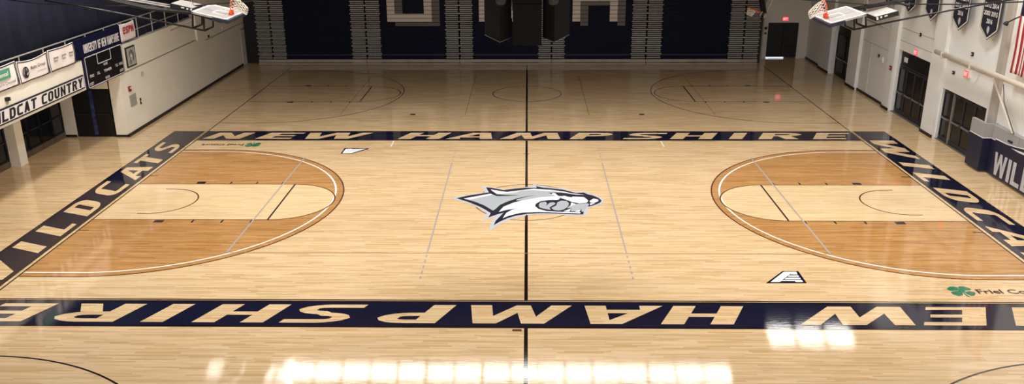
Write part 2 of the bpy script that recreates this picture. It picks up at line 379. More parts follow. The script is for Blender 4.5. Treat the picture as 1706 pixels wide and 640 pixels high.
# doors ------------------------------------------------------------
def side_doors(n, y0, y1, h, xw, leaves, transom, fm, label=None):
    d = struct(MB().box(xw, xw+.06, y0, y1, 0, h).build('door_%d' % n, M['doorblack']))
    lw = (y1-y0-.1)/leaves; top = h-transom
    for k in range(leaves):
        a = y0+.05+k*lw; b = a+lw
        f = MB(); t = .06
        f.box(xw-.05, xw+.01, a+.01, a+t, .02, top).box(xw-.05, xw+.01, b-t, b-.01, .02, top).box(xw-.05, xw+.01, a+t, b-t, .02, .2).box(xw-.05, xw+.01, a+t, b-t, top-.08, top)
        f.box(xw-.05, xw+.01, a+t, b-t, .98, 1.05)
        lf = f.build('door_leaf', fm, d)
        MB().box(xw-.02, xw-.005, a+t, b-t, .2, top-.08).build('door_glass', M['glass'] if n != 3 else M['dark'], lf)
        MB().box(xw-.12, xw-.09, a+.12, b-.12, .98, 1.04).box(xw-.1, xw-.04, a+.12, a+.18, .97, 1.05).box(xw-.1, xw-.04, b-.18, b-.12, .97, 1.05).build('push_bar', M['alu'], lf)
        MB().box(xw-.1, xw-.04, a+.25, a+.6, top-.08, top-.02).build('door_closer', M['frame'], lf)
    if transom > .2: MB().box(xw-.04, xw, y0+.03, y1-.03, top+.02, top+.08).build('transom_bar', M['frame'], d)
    return d
d1 = side_doors(1, 9.32, 12.93, 2.98, 17.78, 4, .75, M['frame'])
MB().box(17.7, 17.73, 12.1, 12.45, 2.5, 2.72).build('notice', M['white'], d1)
d2 = side_doors(2, 4.42, 8.08, 2.2, 17.74, 4, .05, M['frame'])
MB().box(17.66, 17.72, 7.05, 7.17, .02, 2.15).build('mullion', M['alu'], d2)
d3 = side_doors(3, 18.97, 21.83, 2.88, 17.85, 2, .5, M['doorblack'])
struct(MB().box(X1-.02, X1+.3, 4.4, 8.1, 0, .03).box(X1-.02, X1+.3, 9.3, 12.95, 0, .03).build('trim_7', M['gray_steel']))
# far double door
d4 = struct(MB().box(15.1, 17.0, YF+.05, YF+.12, .09, 2.24).build('door_4', M['doorblack']))
for a in (15.14, 16.07):
    lf = MB().box(a, a+.89, YF+.0, YF+.055, .09, 2.2).build('door_leaf', M['dark'], d4)
    MB().box(a+.1, a+.8, YF-.05, YF-.02, .98, 1.03).box(a+.1, a+.15, YF-.03, YF+.0, .98, 1.03).box(a+.75, a+.8, YF-.03, YF+.0, .98, 1.03).build('push_bar', M['frame'], lf)
MB().box(15.1, 16.25, YF+.08, YF+.1, .0, .08).build('daylight_gap', M['daylight'], d4)
# left recess: dark storefront doors and the navy door beside the recess
d5 = struct(MB().box(-20.42, -20.34, 4.42, 8.2, 0, 2.79).build('door_5', M['doorblack']))
d6 = struct(MB().box(-20.42, -20.34, -6, 3.86, 0, 2.79).build('door_6', M['doorblack']))
def left_leaves(d, y0, y1, n):
    lw = (y1-y0)/n
    for k in range(n):
        a = y0+k*lw; b = a+lw; f = MB(); x = -20.33
        f.box(x, x+.05, a+.02, a+.07, .26, 2.1).box(x, x+.05, b-.07, b-.02, .26, 2.1).box(x, x+.05, a+.07, b-.07, .26, .32).box(x, x+.05, a+.07, b-.07, 2.02, 2.1).box(x, x+.05, a+.07, b-.07, 1.0, 1.05)
        lf = f.build('door_leaf', M['doorblack'], d)
        MB().box(x+.01, x+.02, a+.07, b-.07, .32, 2.02).build('door_glass', M['glass'], lf)
        MB().box(x+.06, x+.09, a+.15, b-.15, 1.0, 1.04).build('push_bar', M['frame'], lf)
        MB().box(x, x+.06, a+.02, b-.02, .0, .25).build('kick_plate', M['brownkick'], lf)
left_leaves(d5, 4.45, 8.15, 4); left_leaves(d6, -5.9, 3.8, 10)
d7 = struct(MB().box(-19.8, -18.1, 8.3, 8.36, 0, 2.16).build('door_7', M['doorblack']))
for a in (-19.78, -18.94):
    lf = MB().box(a, a+.82, 8.24, 8.3, .02, 2.13).build('door_leaf', M['dark'], d7)
    MB().box(a+.1, a+.7, 8.17, 8.2, 1.0, 1.05).box(a+.1, a+.14, 8.19, 8.24, 1.0, 1.05).build('push_bar', M['frame'], lf)
MB().box(-19.02, -18.86, 8.225, 8.24, .1, 2.05).build('window_strip', M['blueglass'], d7)
d8 = struct(MB().box(-XW-.02, -XW+.02, 24.45, 25.45, 0, 2.15).build('door_8', M['wall_far']))
MB().box(-XW+.02, -XW+.04, 24.5, 25.4, 2.15, 2.19).build('door_head', M['base'], d8)

# ================================================================== COURT PAINTING (parts of the floor)
def Z(k): return .001*k
def fpoly(name, polys, k, m, parent=floor):
    mb = MB()
    for i, p in enumerate(polys): mb.flat(p, (0, 0, Z(k)+(i % 12)*.00006), (1, 0, 0), (0, 1, 0))
    return mb.build(name, m, parent)
def ring(cx, cy, r, w, a0=0, a1=360, n=96):
    return [[(cx+(r-w)*math.cos(math.radians(t)), cy+(r-w)*math.sin(math.radians(t))), (cx+r*math.cos(math.radians(t)), cy+r*math.sin(math.radians(t))),
             (cx+r*math.cos(math.radians(q)), cy+r*math.sin(math.radians(q))), (cx+(r-w)*math.cos(math.radians(q)), cy+(r-w)*math.sin(math.radians(q)))]
            for t, q in ((a0+(a1-a0)*i/n, a0+(a1-a0)*(i+1)/n) for i in range(n))]
HX, HY = 14.33, 7.62; BW = 1.52
# tan three-point areas, keys
AX, R3 = 12.76, 6.28
def three(s, r, cy=0, ax=AX, hx=HX):
    p = [(s*hx, cy+r)]+[(s*(ax-r*math.sin(math.radians(t))), cy+r*math.cos(math.radians(t))) for t in range(0, 181, 3)]+[(s*hx, cy-r)]
    return p if s < 0 else p[::-1]
def threeline(s, r, w, cy=0, ax=AX, hx=HX):
    a = three(1, r, cy, ax, hx); b = three(1, r-w, cy, ax, hx)
    return [[(s*a[i][0], a[i][1]), (s*a[i+1][0], a[i+1][1]), (s*b[i+1][0], b[i+1][1]), (s*b[i][0], b[i][1])] for i in range(len(a)-1)]
def key(s, cy=0):
    fx = 8.534; r = 1.83
    return [(s*HX, cy+r), (s*fx, cy+r)]+[(s*(fx-r*math.sin(math.radians(t))), cy+r*math.cos(math.radians(t))) for t in range(0, 181, 5)]+[(s*HX, cy-r)]
def keyline(s, cy, w=.05):
    a = key(s, cy); fx = 8.534; r = 1.83-w
    b = [(s*HX, cy+r), (s*fx, cy+r)]+[(s*(fx-r*math.sin(math.radians(t))), cy+r*math.cos(math.radians(t))) for t in range(0, 181, 5)]+[(s*HX, cy-r)]
    return [[a[i], a[i+1], b[i+1], b[i]] for i in range(len(a)-1)]
for s in (-1, 1):
    fpoly('three_point_area', [three(s, R3)], 1, M['stain'])
    fpoly('key_area', [key(s)], 2, M['key'])
    fpoly('three_point_line', threeline(s, R3, .055), 3, M['brown_line'])
    fpoly('inner_three_point_line', threeline(s, R3-.27, .065), 3, M['white_line'])
    fpoly('key_line', keyline(s, 0), 4, M['brown_line'])
    fpoly('free_throw_line', [rect(min(s*8.51, s*8.57), max(s*8.51, s*8.57), -1.83, 1.83)], 5, M['black_line'])
    t = []
    for sy in (-1, 1):
        for x in (9.04, 10.0, 10.97): t.append(rect(s*x-.028, s*x+.028, min(sy*1.85, sy*2.07), max(sy*1.85, sy*2.07)))
        t.append(rect(min(s*11.93, s*12.24), max(s*11.93, s*12.24), min(sy*1.87, sy*2.07), max(sy*1.87, sy*2.07)))
        t.append(rect(min(s*14.02, s*14.33), max(s*14.02, s*14.33), sy*2.76-.025, sy*2.76+.025))
    fpoly('lane_marks', t, 5, M['navy_paint'])
    arcp = [(s*13.11, 1.25)]+[(s*(12.8-1.24*math.sin(math.radians(q))), 1.24*math.cos(math.radians(q))) for q in range(0, 181, 6)]+[(s*13.11, -1.25)]
    mbx = stroke(arcp, .05, .05); fpoly('restricted_arc', mbx, 5, M['brown_line'])
    # volleyball court lines
    fpoly('volleyball_line', [rect(s*2.97-.025, s*2.97+.025, -4.5, 4.5)]+[rect(s*2.97-.025, s*2.97+.025, -q-.09, -q+.09) for q in (4.75, 5.12, 5.5, 5.87, 6.24)]+[rect(s*2.97-.025, s*2.97+.025, q-.08, q+.08) for q in (4.85, 5.3, 5.75, 6.2)], 6, M['gray_line'])
    fpoly('volleyball_line', [rect(s*9.0-.03, s*9.0+.03, -4.6, 5.2)], 6, M['gray_line'])
    fpoly('coaching_box_line', [rect(s*5.74-.03, s*5.74+.03, 6.72, 7.6)], 6, M['white_line'])
fpoly('seam_line', [rect(-12.5, 12.5, -4.53, -4.5)], 6, M['dim_line'])
fpoly('centre_line', [rect(-.06, .03, -HY, HY)], 4, M['black_line'])
fpoly('centre_circle', ring(0, 0, 1.83, .035), 4, M['brown_line'])
# navy border with tan inner stripe
B0 = HY+.09; B1 = HY+BW; A0 = HX+.15; A1 = HX+BW
fpoly('border_edge', [rect(-HX-.05, HX+.05, HY, HY+.05), rect(-HX-.05, HX+.05, -HY-.05, -HY), rect(-HX-.05, -HX, -HY, HY), rect(HX, HX+.05, -HY, HY)], 4, M['black_line'])
fpoly('border_band', [rect(-A1, A1, B0, B1), rect(-A1, A1, -B1, -B0), rect(-A1, -A0, -B0, B0), rect(A0, A1, -B0, B0)], 5, M['navy_paint'])
fpoly('border_band_edge', [rect(-A1, A1, B1-.05, B1+.02), rect(-A1, A1, -B1-.02, -B1+.05), rect(-A1-.02, -A1+.05, -B1, B1), rect(A1-.05, A1+.02, -B1, B1),
                           rect(-A0, A0, B0, B0+.06), rect(-A0, A0, -B0-.06, -B0), rect(-A0-.06, -A0, -B0, B0), rect(A0, A0+.06, -B0, B0)], 6, M['black_line'])
for s in (-1, 1):
    fpoly('corner_stripe', [rect(s*14.42-.06, s*14.42+.06, HY+.02, B1)], 7, M['dim_line'])
# border lettering: true outlines, baseline at v = 0, cap height 1
def NH():
    P = []
    P.append([(-14.16, 0), (-13.72, 1), (-13.2, 1), (-12.87, .42), (-12.62, 1), (-12.12, 1), (-12.54, 0), (-13.12, 0), (-13.43, .58), (-13.66, 0)])
    def sh(polys, x0, k=.47): return [[(x0+u+k*v, v) for u, v in p] for p in polys]
    P += sh([rect(0, .6, 0, 1), rect(.6, 1.54, 0, .17), rect(.6, 1.4, .42, .58), rect(.6, 1.54, .83, 1)], -11.87)
    P.append([(-9.67, 0), (-9.66, 1), (-9.15, 1), (-9.12, .38), (-8.45, 1), (-7.87, 1), (-7.87, .4), (-7.31, 1), (-6.81, 1), (-7.8, 0), (-8.4, 0), (-8.42, .6), (-9.07, 0)])
    P += sh([rect(0, .58, 0, 1), rect(1.23, 1.81, 0, 1), rect(.58, 1.23, .42, .6)], -5.63)
    P += [[(-3.54, 0), (-2.39, 1), (-2.09, .8), (-2.6, .42), (-2.68, .42), (-2.93, .23), (-2.93, 0)], [(-2.39, 1), (-1.6, 1), (-1.51, 0), (-2.06, 0), (-2.09, .8)], [(-2.93, .23), (-2.68, .42), (-2.07, .42), (-2.06, .23)]]
    P.append([(-1.18, 0), (-.44, 1), (.14, 1), (.23, .42), (.77, 1), (1.35, 1), (1.45, 0), (.9, 0), (.85, .6), (.25, 0), (-.11, 0), (-.24, .63), (-.65, 0)])
    def gl(ch, x, w, s=.58, b=.18):
        g, _ = glyph(ch, w, s, b); return sh(g, x)
    P += gl('P', 1.83, 1.62); P += gl('S', 4.14, 1.62, .52); P += gl('H', 6.16, 1.81); P += gl('I', 8.70, .58); P += gl('R', 9.97, 1.75); P += gl('E', 12.32, 1.42, .55, .17)
    return P
nh = NH(); CH = 1.0
def mapn(s, y0): return [[(s*u, s*(y0+CH*v)) for u, v in p] for p in nh]
fpoly('border_lettering', mapn(1, 7.9), 8, M['letter_wood'])
fpoly('border_lettering', mapn(-1, 7.93), 8, M['letter_wood'])
def WC():
    P = []
    k = 2.72/2.86
    for p in [[(-9.67, 0), (-9.66, 1), (-9.15, 1), (-9.12, .38), (-8.45, 1), (-7.87, 1), (-7.87, .4), (-7.31, 1), (-6.81, 1), (-7.8, 0), (-8.4, 0), (-8.42, .6), (-9.07, 0)]]:
        P.append([(-7.70+(u+9.67)*k, v) for u, v in p])
    def gl(ch, x, w, s=.5, b=.17, kk=.42):
        g, _ = glyph(ch, w, s, b); return [[(x+u+kk*v, v) for u, v in p] for p in g]
    P += gl('I', -4.62, .5); P += gl('L', -3.3, 1.04); P += gl('D', -1.55, 1.3); P += gl('C', .42, 1.3)
    P += [[(2.22, 0), (3.24, 1), (3.45, .8), (3.0, .4), (2.9, .4), (2.74, .22), (2.72, 0)], [(3.24, 1), (3.79, 1), (3.88, 0), (3.36, 0), (3.45, .8)], [(2.74, .22), (2.9, .4), (3.4, .4), (3.38, .22)]]
    P += gl('T', 3.98, 1.2); P += gl('S', 5.72, 1.22, .45)
    return P
wc = WC()
fpoly('border_lettering', [[(-(14.66+1.02*v), u) for u, v in p] for p in wc], 8, M['letter_wood'])
fpoly('border_lettering', [[(14.66+1.02*v, -u) for u, v in p] for p in wc], 8, M['letter_wood'])
# practice courts beyond and before the main court
for cy, sg in ((16.67, 1), (-16.67, -1)):
    yn = HY+BW+.02
    lo_, hi_ = (yn, 24.3) if sg > 0 else (-24.3, -yn)
    fpoly('practice_court_line', [rect(-.06, .03, lo_, hi_), rect(-14.38, -14.33, lo_, hi_), rect(14.33, 14.38, lo_, hi_)], 2, M['black_line'])
    fpoly('practice_court_circle', ring(0, cy, 1.83, .05), 2, M['brown_line'])
    for s in (-1, 1):
        fpoly('practice_three_point_line', threeline(s, 6.07, .05, cy, 12.62), 2, M['brown_line'] if sg > 0 else M['black_line'])
        fpoly('practice_key_line', keyline(s, cy), 2, M['brown_line'])
        fpoly('practice_free_throw_line', [rect(s*8.534-.03, s*8.534+.03, cy-1.83, cy+1.83)], 3, M['black_line'])
        t = []
        for sy in (-1, 1):
            for x in (9.04, 10.0, 10.97): t.append(rect(s*x-.03, s*x+.03, cy+sy*1.95-.09, cy+sy*1.95+.09))
            t.append(rect(s*12.08-.15, s*12.08+.15, cy+sy*1.97-.1, cy+sy*1.97+.1))
        t.append(rect(s*5.5-.12, s*5.5+.12, 12.1, 12.32) if sg > 0 else rect(s*5.5-.12, s*5.5+.12, -12.32, -12.1))
        fpoly('practice_lane_marks', t, 3, M['black_line'])
        fpoly('practice_volleyball_line', [rect(s*2.97-.02, s*2.97+.02, cy-4.5, cy+4.5), rect(s*9-.02, s*9+.02, cy-4.5, cy+4.5)], 2, M['dim_line'])
# centre emblem (coordinates read off the photograph, in two zoomed halves)
def eA(*pts): return [fl(750+x/6.736, 295+y/6.736) for x, y in pts]
def eB(*pts): return [fl(870+x/6.736, 295+y/6.736) for x, y in pts]
emb = fpoly('centre_emblem', [eA((15, 240), (70, 225), (230, 198), (390, 172), (372, 135), (340, 97), (420, 110), (520, 125), (600, 143), (720, 125), (850, 113))
      + eB((60, 112), (105, 108), (125, 85), (170, 92), (330, 118), (470, 134), (600, 170), (690, 163), (780, 188), (860, 223), (922, 268), (905, 292), (850, 318), (745, 345), (728, 362), (735, 400), (718, 432), (640, 436), (400, 424), (200, 420), (40, 427))
      + eA((850, 438), (760, 452), (660, 483), (560, 528), (442, 612), (445, 540), (505, 452), (460, 462), (360, 497), (395, 440), (412, 410), (340, 362), (265, 322), (170, 287), (60, 262))], 6, M['silver'])
navy = eA((70, 240), (210, 208), (435, 175), (402, 118), (470, 124), (600, 149), (720, 132), (850, 122)) \
     + eB((60, 123), (163, 125), (156, 104), (235, 122), (330, 128), (470, 146), (600, 181), (690, 176), (735, 196), (800, 211), (860, 238), (892, 268), (870, 293), (800, 321), (735, 336), (752, 305), (735, 298), (600, 305), (540, 320), (500, 352), (555, 350), (545, 386), (600, 386), (662, 358), (668, 392), (692, 393), (684, 423), (600, 423), (400, 413), (200, 408), (45, 416)) \
     + eA((850, 420), (740, 436), (640, 466), (560, 502), (488, 543), (510, 495), (600, 402), (520, 425), (428, 456), (455, 408), (400, 372), (320, 330), (200, 281), (120, 257))
fpoly('emblem_navy', [navy], 7, M['navy_paint'], emb)
fpoly('emblem_grey', [eA((150, 245), (450, 190), (520, 203), (640, 212), (780, 205), (860, 200))+eB((90, 200), (140, 206), (0, 238))+eA((760, 250), (660, 284), (560, 330), (480, 380), (380, 320), (280, 280)),
      eA((455, 142), (560, 160), (640, 170), (740, 158), (860, 143))+eB((130, 134), (330, 148), (480, 168), (590, 193), (700, 202), (500, 205), (370, 180), (290, 178), (330, 195), (385, 222), (250, 224), (140, 240), (0, 264))+eA((790, 208), (640, 205), (520, 196)),
      eA((760, 200), (860, 192))+eB((150, 195), (150, 238), (0, 265))+eA((740, 266)),
      eB((185, 320), (200, 290), (260, 278), (277, 295), (270, 325), (310, 290), (355, 285), (375, 302), (305, 345), (322, 372), (240, 358), (195, 345)),
      eB((395, 285), (440, 268), (500, 272), (527, 300), (512, 335), (470, 365), (420, 380), (360, 375), (325, 350), (382, 322)),
      eB((500, 350), (560, 325), (605, 308), (745, 300), (735, 330), (720, 350), (692, 390), (672, 392), (664, 356), (600, 384), (548, 386), (556, 346))], 8, M['mgray'], emb)
fpoly('emblem_white', [eA((150, 245), (450, 190), (478, 201), (240, 253)), eA((455, 142), (560, 160), (640, 172), (780, 180), (600, 188), (530, 188), (480, 165)),
      eA((640, 166), (740, 158), (860, 143))+eB((130, 134), (330, 148), (480, 168), (560, 188), (400, 168), (130, 150), (0, 152))+eA((760, 168)),
      eA((545, 395), (600, 335), (720, 287))+eB((0, 266), (200, 230), (320, 222), (400, 222), (425, 242), (400, 258), (300, 260), (200, 275), (150, 305), (145, 330), (180, 360), (270, 385), (450, 396), (655, 398), (650, 412), (400, 402), (180, 396), (0, 402))+eA((740, 416), (650, 440), (590, 466), (630, 405), (700, 368), (782, 349), (640, 370)),
      eB((370, 185), (400, 212), (480, 215), (560, 222), (690, 228), (720, 248), (742, 270), (720, 293), (640, 298), (560, 283), (500, 260), (440, 240), (385, 222), (330, 195), (340, 185)),
      eB((755, 272), (800, 245), (850, 255), (857, 272), (810, 292), (765, 288)), eB((550, 290), (600, 305), (540, 330)), eB((765, 296), (818, 298), (762, 320)), eB((462, 388), (550, 355), (530, 391)), eB((590, 390), (660, 365), (640, 393)),
      eB((440, 185), (600, 190), (700, 203), (560, 207))], 9, M['mwhite'], emb)
fpoly('emblem_stroke', [eA((478, 392), (560, 315), (640, 279), (760, 240), (860, 219))+eB((150, 205), (60, 222), (0, 236))+eA((700, 270), (640, 296), (590, 335), (545, 395), (480, 430)),
      eA((430, 178), (520, 198), (640, 206), (780, 208), (640, 216), (520, 217), (470, 196)),
      eB((355, 174), (450, 180), (600, 199), (735, 205), (570, 219), (555, 232), (500, 222), (478, 208), (450, 218), (405, 216), (382, 194)), eB((735, 245), (790, 238), (760, 258), (748, 285), (738, 262))], 10, M['navy_paint'], emb)
# conference marks
def pz(ox, oy, s, *pts): return [fl(ox+x/s, oy+y/s) for x, y in pts]
cm = fpoly('conference_mark', [pz(1150, 350, 4.267, (538, 521), (828, 521), (767, 435), (655, 435))], 6, M['navy_paint'])
fpoly('mark_white', [pz(1150, 350, 4.267, (570, 514), (635, 514), (650, 506), (662, 492), (688, 474), (712, 456), (730, 449), (758, 449), (755, 440), (665, 440)), pz(1150, 350, 4.267, (712, 460), (762, 460), (758, 450), (722, 450)),
      pz(1150, 350, 4.267, (692, 477), (775, 477), (768, 466), (705, 466)), pz(1150, 350, 4.267, (668, 495), (788, 495), (780, 483), (683, 483)), pz(1150, 350, 4.267, (750, 514), (803, 514), (793, 501), (655, 501), (650, 506), (742, 506))], 7, M['mwhite'], cm)
cm2 = fpoly('conference_mark', [pz(320, 200, 5.018, (1243, 282), (1275, 236), (1482, 237), (1470, 245), (1335, 283))], 6, M['navy_paint'])
fpoly('mark_white', [pz(320, 200, 5.018, (1256, 279), (1284, 243), (1335, 240), (1335, 244), (1455, 241), (1333, 279))], 7, M['mwhite'], cm2)
# clovers and sponsor lettering
def clo(*pts): return fl(*[(1560+pts[0]/11.685), (460+pts[1]/11.685)])
near_cl = [[(200, 255), (250, 212), (340, 208), (400, 225), (440, 265), (400, 285), (270, 290)], [(415, 230), (440, 205), (520, 205), (620, 232), (665, 255), (665, 275), (560, 285), (540, 300), (470, 280)],
           [(275, 320), (330, 300), (430, 290), (500, 300), (520, 375), (430, 388), (330, 360)], [(540, 310), (640, 300), (745, 320), (765, 345), (735, 385), (670, 385), (590, 350)], [(420, 260), (560, 270), (550, 325), (430, 320)],
           [(520, 335), (545, 335), (600, 375), (665, 412), (640, 412), (570, 380)]]
cl = [[clo(*p) for p in q] for q in near_cl]
fpoly('clover_mark', cl, 6, M['green']); fpoly('clover_mark', [[(-x+.02, -y) for x, y in q] for q in cl], 6, M['green'])
a = fl(1631, 489.6); 
font_text('sponsor_lettering', 'Friel Court', (a[0], a[1], Z(6)), (1, 0, 0), (0, 1, 0), 1.82, .26, M['maroon'], floor, bold=.02)
font_text('sponsor_lettering', 'Friel Court', (-a[0]+.02, -a[1], Z(6)), (-1, 0, 0), (0, -1, 0), 1.82, .26, M['maroon'], floor, bold=.02)
fpoly('small_floor_marks', [rect(-.35, -.12, -9.32, -9.22), rect(-.15, .1, 5.68, 5.73), rect(-.15, .1, 11.13, 11.17)], 5, M['brown_line'])

# ================================================================== BLEACHERS
aisles = [(-16.57, -14.86), (-10.76, -8.98), (-4.97, -3.34), (.69, 2.28), (6.37, 8.17), (12.28, 14.07)]
YB = 24.8; RH = .245; NR = 24; Z0 = .34
place = ['at the left end', 'marked with a white U', 'behind the hanging speakers', 'marked with a white H', 'at the right end']
letters = {1: ('U', -8.52), 2: ('N', -2.93), 3: ('H', 2.74)}
def lrects(ch, x, z0, z1):
    w = 2.72; s = .47; r = []
    if ch == 'U': r = [(x, x+s, 2.6, 5.5), (x+w-s, x+w, 2.6, 5.5), (x+s, x+w-s, 2.6, 3.08)]
    if ch == 'H': r = [(x, x+s, 2.6, 5.5), (x+w-s, x+w, 2.6, 5.5), (x+s, x+w-s, 3.82, 4.3)]
    if ch == 'N':
        r = [(x, x+s, 2.6, 5.5), (x+w-s, x+w, 2.6, 5.5)]
        zm = (z0+z1)/2; t = (5.5-zm)/2.9
        if 0 <= t <= 1: r.append((x+s*.6+t*(w-2*s), x+s*1.5+t*(w-2*s), 2.6, 5.5))
    return r
for i in range(5):
    a0, a1 = aisles[i]; b0, b1 = aisles[i+1]
    px0, px1 = a1, b0
    sec = empty('bleacher_section', ((px0+px1)/2, YB, 0), 'retracted navy bleacher section at the far wall, '+place[i], 'bleachers', 'retracted bleachers along the far wall')
    mb = MB(); gp = MB()
    mb.box(px0, px1, YB+.05, YB+1.3, 0, NR*RH+Z0)
    for k in range(NR):
        z = Z0+k*RH; mb.box(px0, px1, YB, YB+.3, z+.01, z+RH)
    mb.build('seat_front', M['navy_row'], sec)
    MB().box(px0, px1, YB-.02, YB+.02, .54, .6).build('trim_strip', M['frame'], sec)
    halves = [((a0+a1)/2+.04 if i else (a0+a1)/2+.04, a1), (b0, (b0+b1)/2-.04)]
    if i == 0: halves.append((a0, (a0+a1)/2-.04))
    if i == 4: halves.append(((b0+b1)/2+.04, b1))
    for h0, h1 in halves:
        st = MB(); dk = MB().box(h0, h1, YB+.1, YB+1.3, 0, NR*RH+Z0)
        for k in range(NR):
            z = Z0+k*RH
            st.box(h0-.04*(k % 2), h1+.04*(k % 2), YB-.12, YB+.2, z+.04, z+.1); st.box(h0+.03, h1-.02, YB-.06, YB+.2, z+.165, z+.215)
        st.box(h0, h1, YB-.16, YB+.2, .12, .3)
        s_ = st.build('aisle_steps', M['aisle'], sec); dk.build('step_core', M['aisle_dark'], s_)
    e0 = a0 if i == 0 else (a0+a1)/2; e1 = b1 if i == 4 else (b0+b1)/2
    MB().box(e0+.01, e1-.01, YB-.2, YB-.02, .15, .32).box(e0+.01, e1-.01, YB-.3, YB-.02, .02, .11).build('kick_board', M['kick'], sec)
    if i == 0: MB().box(-17.45, a0-.02, YB+.35, YF-.02, .02, 6.0).build('dark_gap_fill', M['dark'], sec)  # near-black box painting the shade in the gap beside the left wall
    if i == 4: MB().box(b1+.02, 14.36, YB+.35, YF-.02, .02, 6.0).build('dark_gap_fill', M['dark'], sec)  # same dark fill for the shaded gap at the right end
    if i in letters:
        ch, lx = letters[i]
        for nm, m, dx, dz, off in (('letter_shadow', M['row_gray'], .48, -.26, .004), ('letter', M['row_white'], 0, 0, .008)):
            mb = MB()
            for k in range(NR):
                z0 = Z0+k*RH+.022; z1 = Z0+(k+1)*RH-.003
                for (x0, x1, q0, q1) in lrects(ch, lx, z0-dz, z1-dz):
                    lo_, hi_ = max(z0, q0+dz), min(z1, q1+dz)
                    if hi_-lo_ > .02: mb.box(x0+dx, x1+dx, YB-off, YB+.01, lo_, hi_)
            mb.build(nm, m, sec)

# ================================================================== LEFT WALL THINGS
X0 = -XW
rail = empty('gallery_railing', (X0, 2, ZS), 'galvanised two-rail pipe railing along the edge of the left gallery', 'railing')
MB().tube([(X0-.06, -12, 4.87), (X0-.06, 17.2, 4.87)], .028).build('top_rail', M['steel'], rail)
MB().tube([(X0-.06, -12, 4.37), (X0-.06, 17.2, 4.37)], .024).build('middle_rail', M['steel'], rail)
y = 15.4
while y > -11:
    MB().tube([(X0-.06, y, ZS-.01), (X0-.06, y, 4.85)], .026).build('post', M['steel'], rail); y -= 1.58
# ribbon sign
T = X0+.06
rb = empty('ribbon_sign', (T, 0, 2.9), 'long white sign reading WILDCAT COUNTRY in black along the gallery edge', 'sign')
MB().box(T-.055, T, -4.2, 5.06, 2.9, 3.42).build('sign_board', M['ink'], rb)
MB().box(T-.002, T+.006, -4.15, 5.02, 2.95, 3.37).build('sign_face', M['white'], rb)
put_letters('lettering', 'WILDCAT COUNTRY', (T+.01, -1.5, 2.98), (0, 1, 0), (0, 0, 1), 6.37, .36, M['ink'], rb, w=.58, s=.21, b=.2, gap=.13, shear=.14)
# scoreboard
sb = empty('scoreboard', (T, 6.7, 2.8), 'navy wall scoreboard headed UNIVERSITY OF NEW HAMPSHIRE beside the alcove', 'scoreboard')
MB().box(T-.055, T+.03, 4.72, 8.62, 4.1, 4.8).box(T-.055, T+.03, 5.22, 8.58, 2.79, 4.1).build('cabinet', M['sign_navy'], sb)
F1 = T+.031
MB().box(F1-.002, F1+.004, 5.3, 8.5, 2.84, 4.02).build('display_face', M['sign_black'], sb)
mb = MB(); q = F1+.004
def fr(y0, y1, z0, z1, t=.03):
    mb.box(q, q+.006, y0, y1, z0, z0+t).box(q, q+.006, y0, y1, z1-t, z1).box(q, q+.006, y0, y0+t, z0, z1).box(q, q+.006, y1-t, y1, z0, z1)
fr(5.28, 8.52, 2.82, 4.05)
mb.box(q, q+.006, 6.28, 6.31, 3.6, 4.03).box(q, q+.006, 7.45, 7.48, 3.6, 4.03).box(q, q+.006, 6.28, 7.48, 3.6, 3.63)
mb.build('white_outline', M['white'], sb)
put_letters('heading', 'UNIVERSITY OF NEW HAMPSHIRE', (F1+.003, 5.35, 4.2), (0, 1, 0), (0, 0, 1), 3.1, .34, M['white'], sb, w=.5, s=.17, b=.15, gap=.1)
for s_, yy, zz, ww in (('HOME', 6.75, 3.45, .35), ('TIMER', 6.7, 3.18, .7), ('T.O.L.', 6.1, 3.2, .25), ('T.O.L.', 7.75, 3.2, .25), ('FOULS', 5.5, 3.2, .33), ('FOULS', 8.1, 3.2, .33), ('GUEST', 8.08, 2.92, .34), ('GUEST', 5.38, 2.9, .34), ('PLAYER', 6.75, 2.89, .36)):
    font_text('caption', s_, (q+.002, yy, zz), (0, 1, 0), (0, 0, 1), ww, .11, M['white'], sb, bold=.02)
# cloth banners on the railing
def cloth_banner(name, y0, y1, z0, z1, label, sag=.06, border=True, seed=0):
    r = empty(name, (T, (y0+y1)/2, z1), label, 'banner')
    n, m_ = 20, 10
    def pt(i, j, off):
        u, v = i/n, j/m_; y = y0+(y1-y0)*u; z = z0+(z1-z0)*v-(sag*4*u*(1-u))*v
        x = X0+.06+.018*math.sin(u*9+seed)*math.sin(v*5+seed)+off; return (x, y, z)
    def sheet(nm, m, i0, i1, j0, j1, off, par):
        vs = []; fs = []; w = i1-i0+1
        for j in range(j0, j1+1):
            for i in range(i0, i1+1): vs.append(pt(i, j, off))
        for j in range(j1-j0):
            for i in range(i1-i0): a = j*w+i; fs.append((a, a+1, a+w+1, a+w))
        o = link(nm, vs, fs, m, par, True); sd = o.modifiers.new('s', 'SOLIDIFY'); sd.thickness = .004; return o
    sheet('cloth', M['cloth'], 0, n, 0, m_, 0, r)
    if border:
        b = []
        for (ia, ib, ja, jb) in ((.02, .98, .93, .975), (.02, .98, .025, .07), (.02, .04, .025, .975), (.96, .98, .025, .975)):
            vs = []; fs = []; k = 12
            for t in range(k+1):
                if ib-ia > jb-ja: ps = [(ia+(ib-ia)*t/k, ja), (ia+(ib-ia)*t/k, jb)]
                else: ps = [(ia, ja+(jb-ja)*t/k), (ib, ja+(jb-ja)*t/k)]
                for u, v in ps: vs.append(pt(u*n, v*m_, .012))
            for t in range(k): fs.append((2*t, 2*t+2, 2*t+3, 2*t+1))
            b.append((vs, fs))
        V = []; Fs = []
        for vs, fs in b:
            o_ = len(V); V += vs; Fs += [tuple(a+o_ for a in f) for f in fs]
        link('border', V, Fs, M['ink'], r)
    return r
TX = T+.035
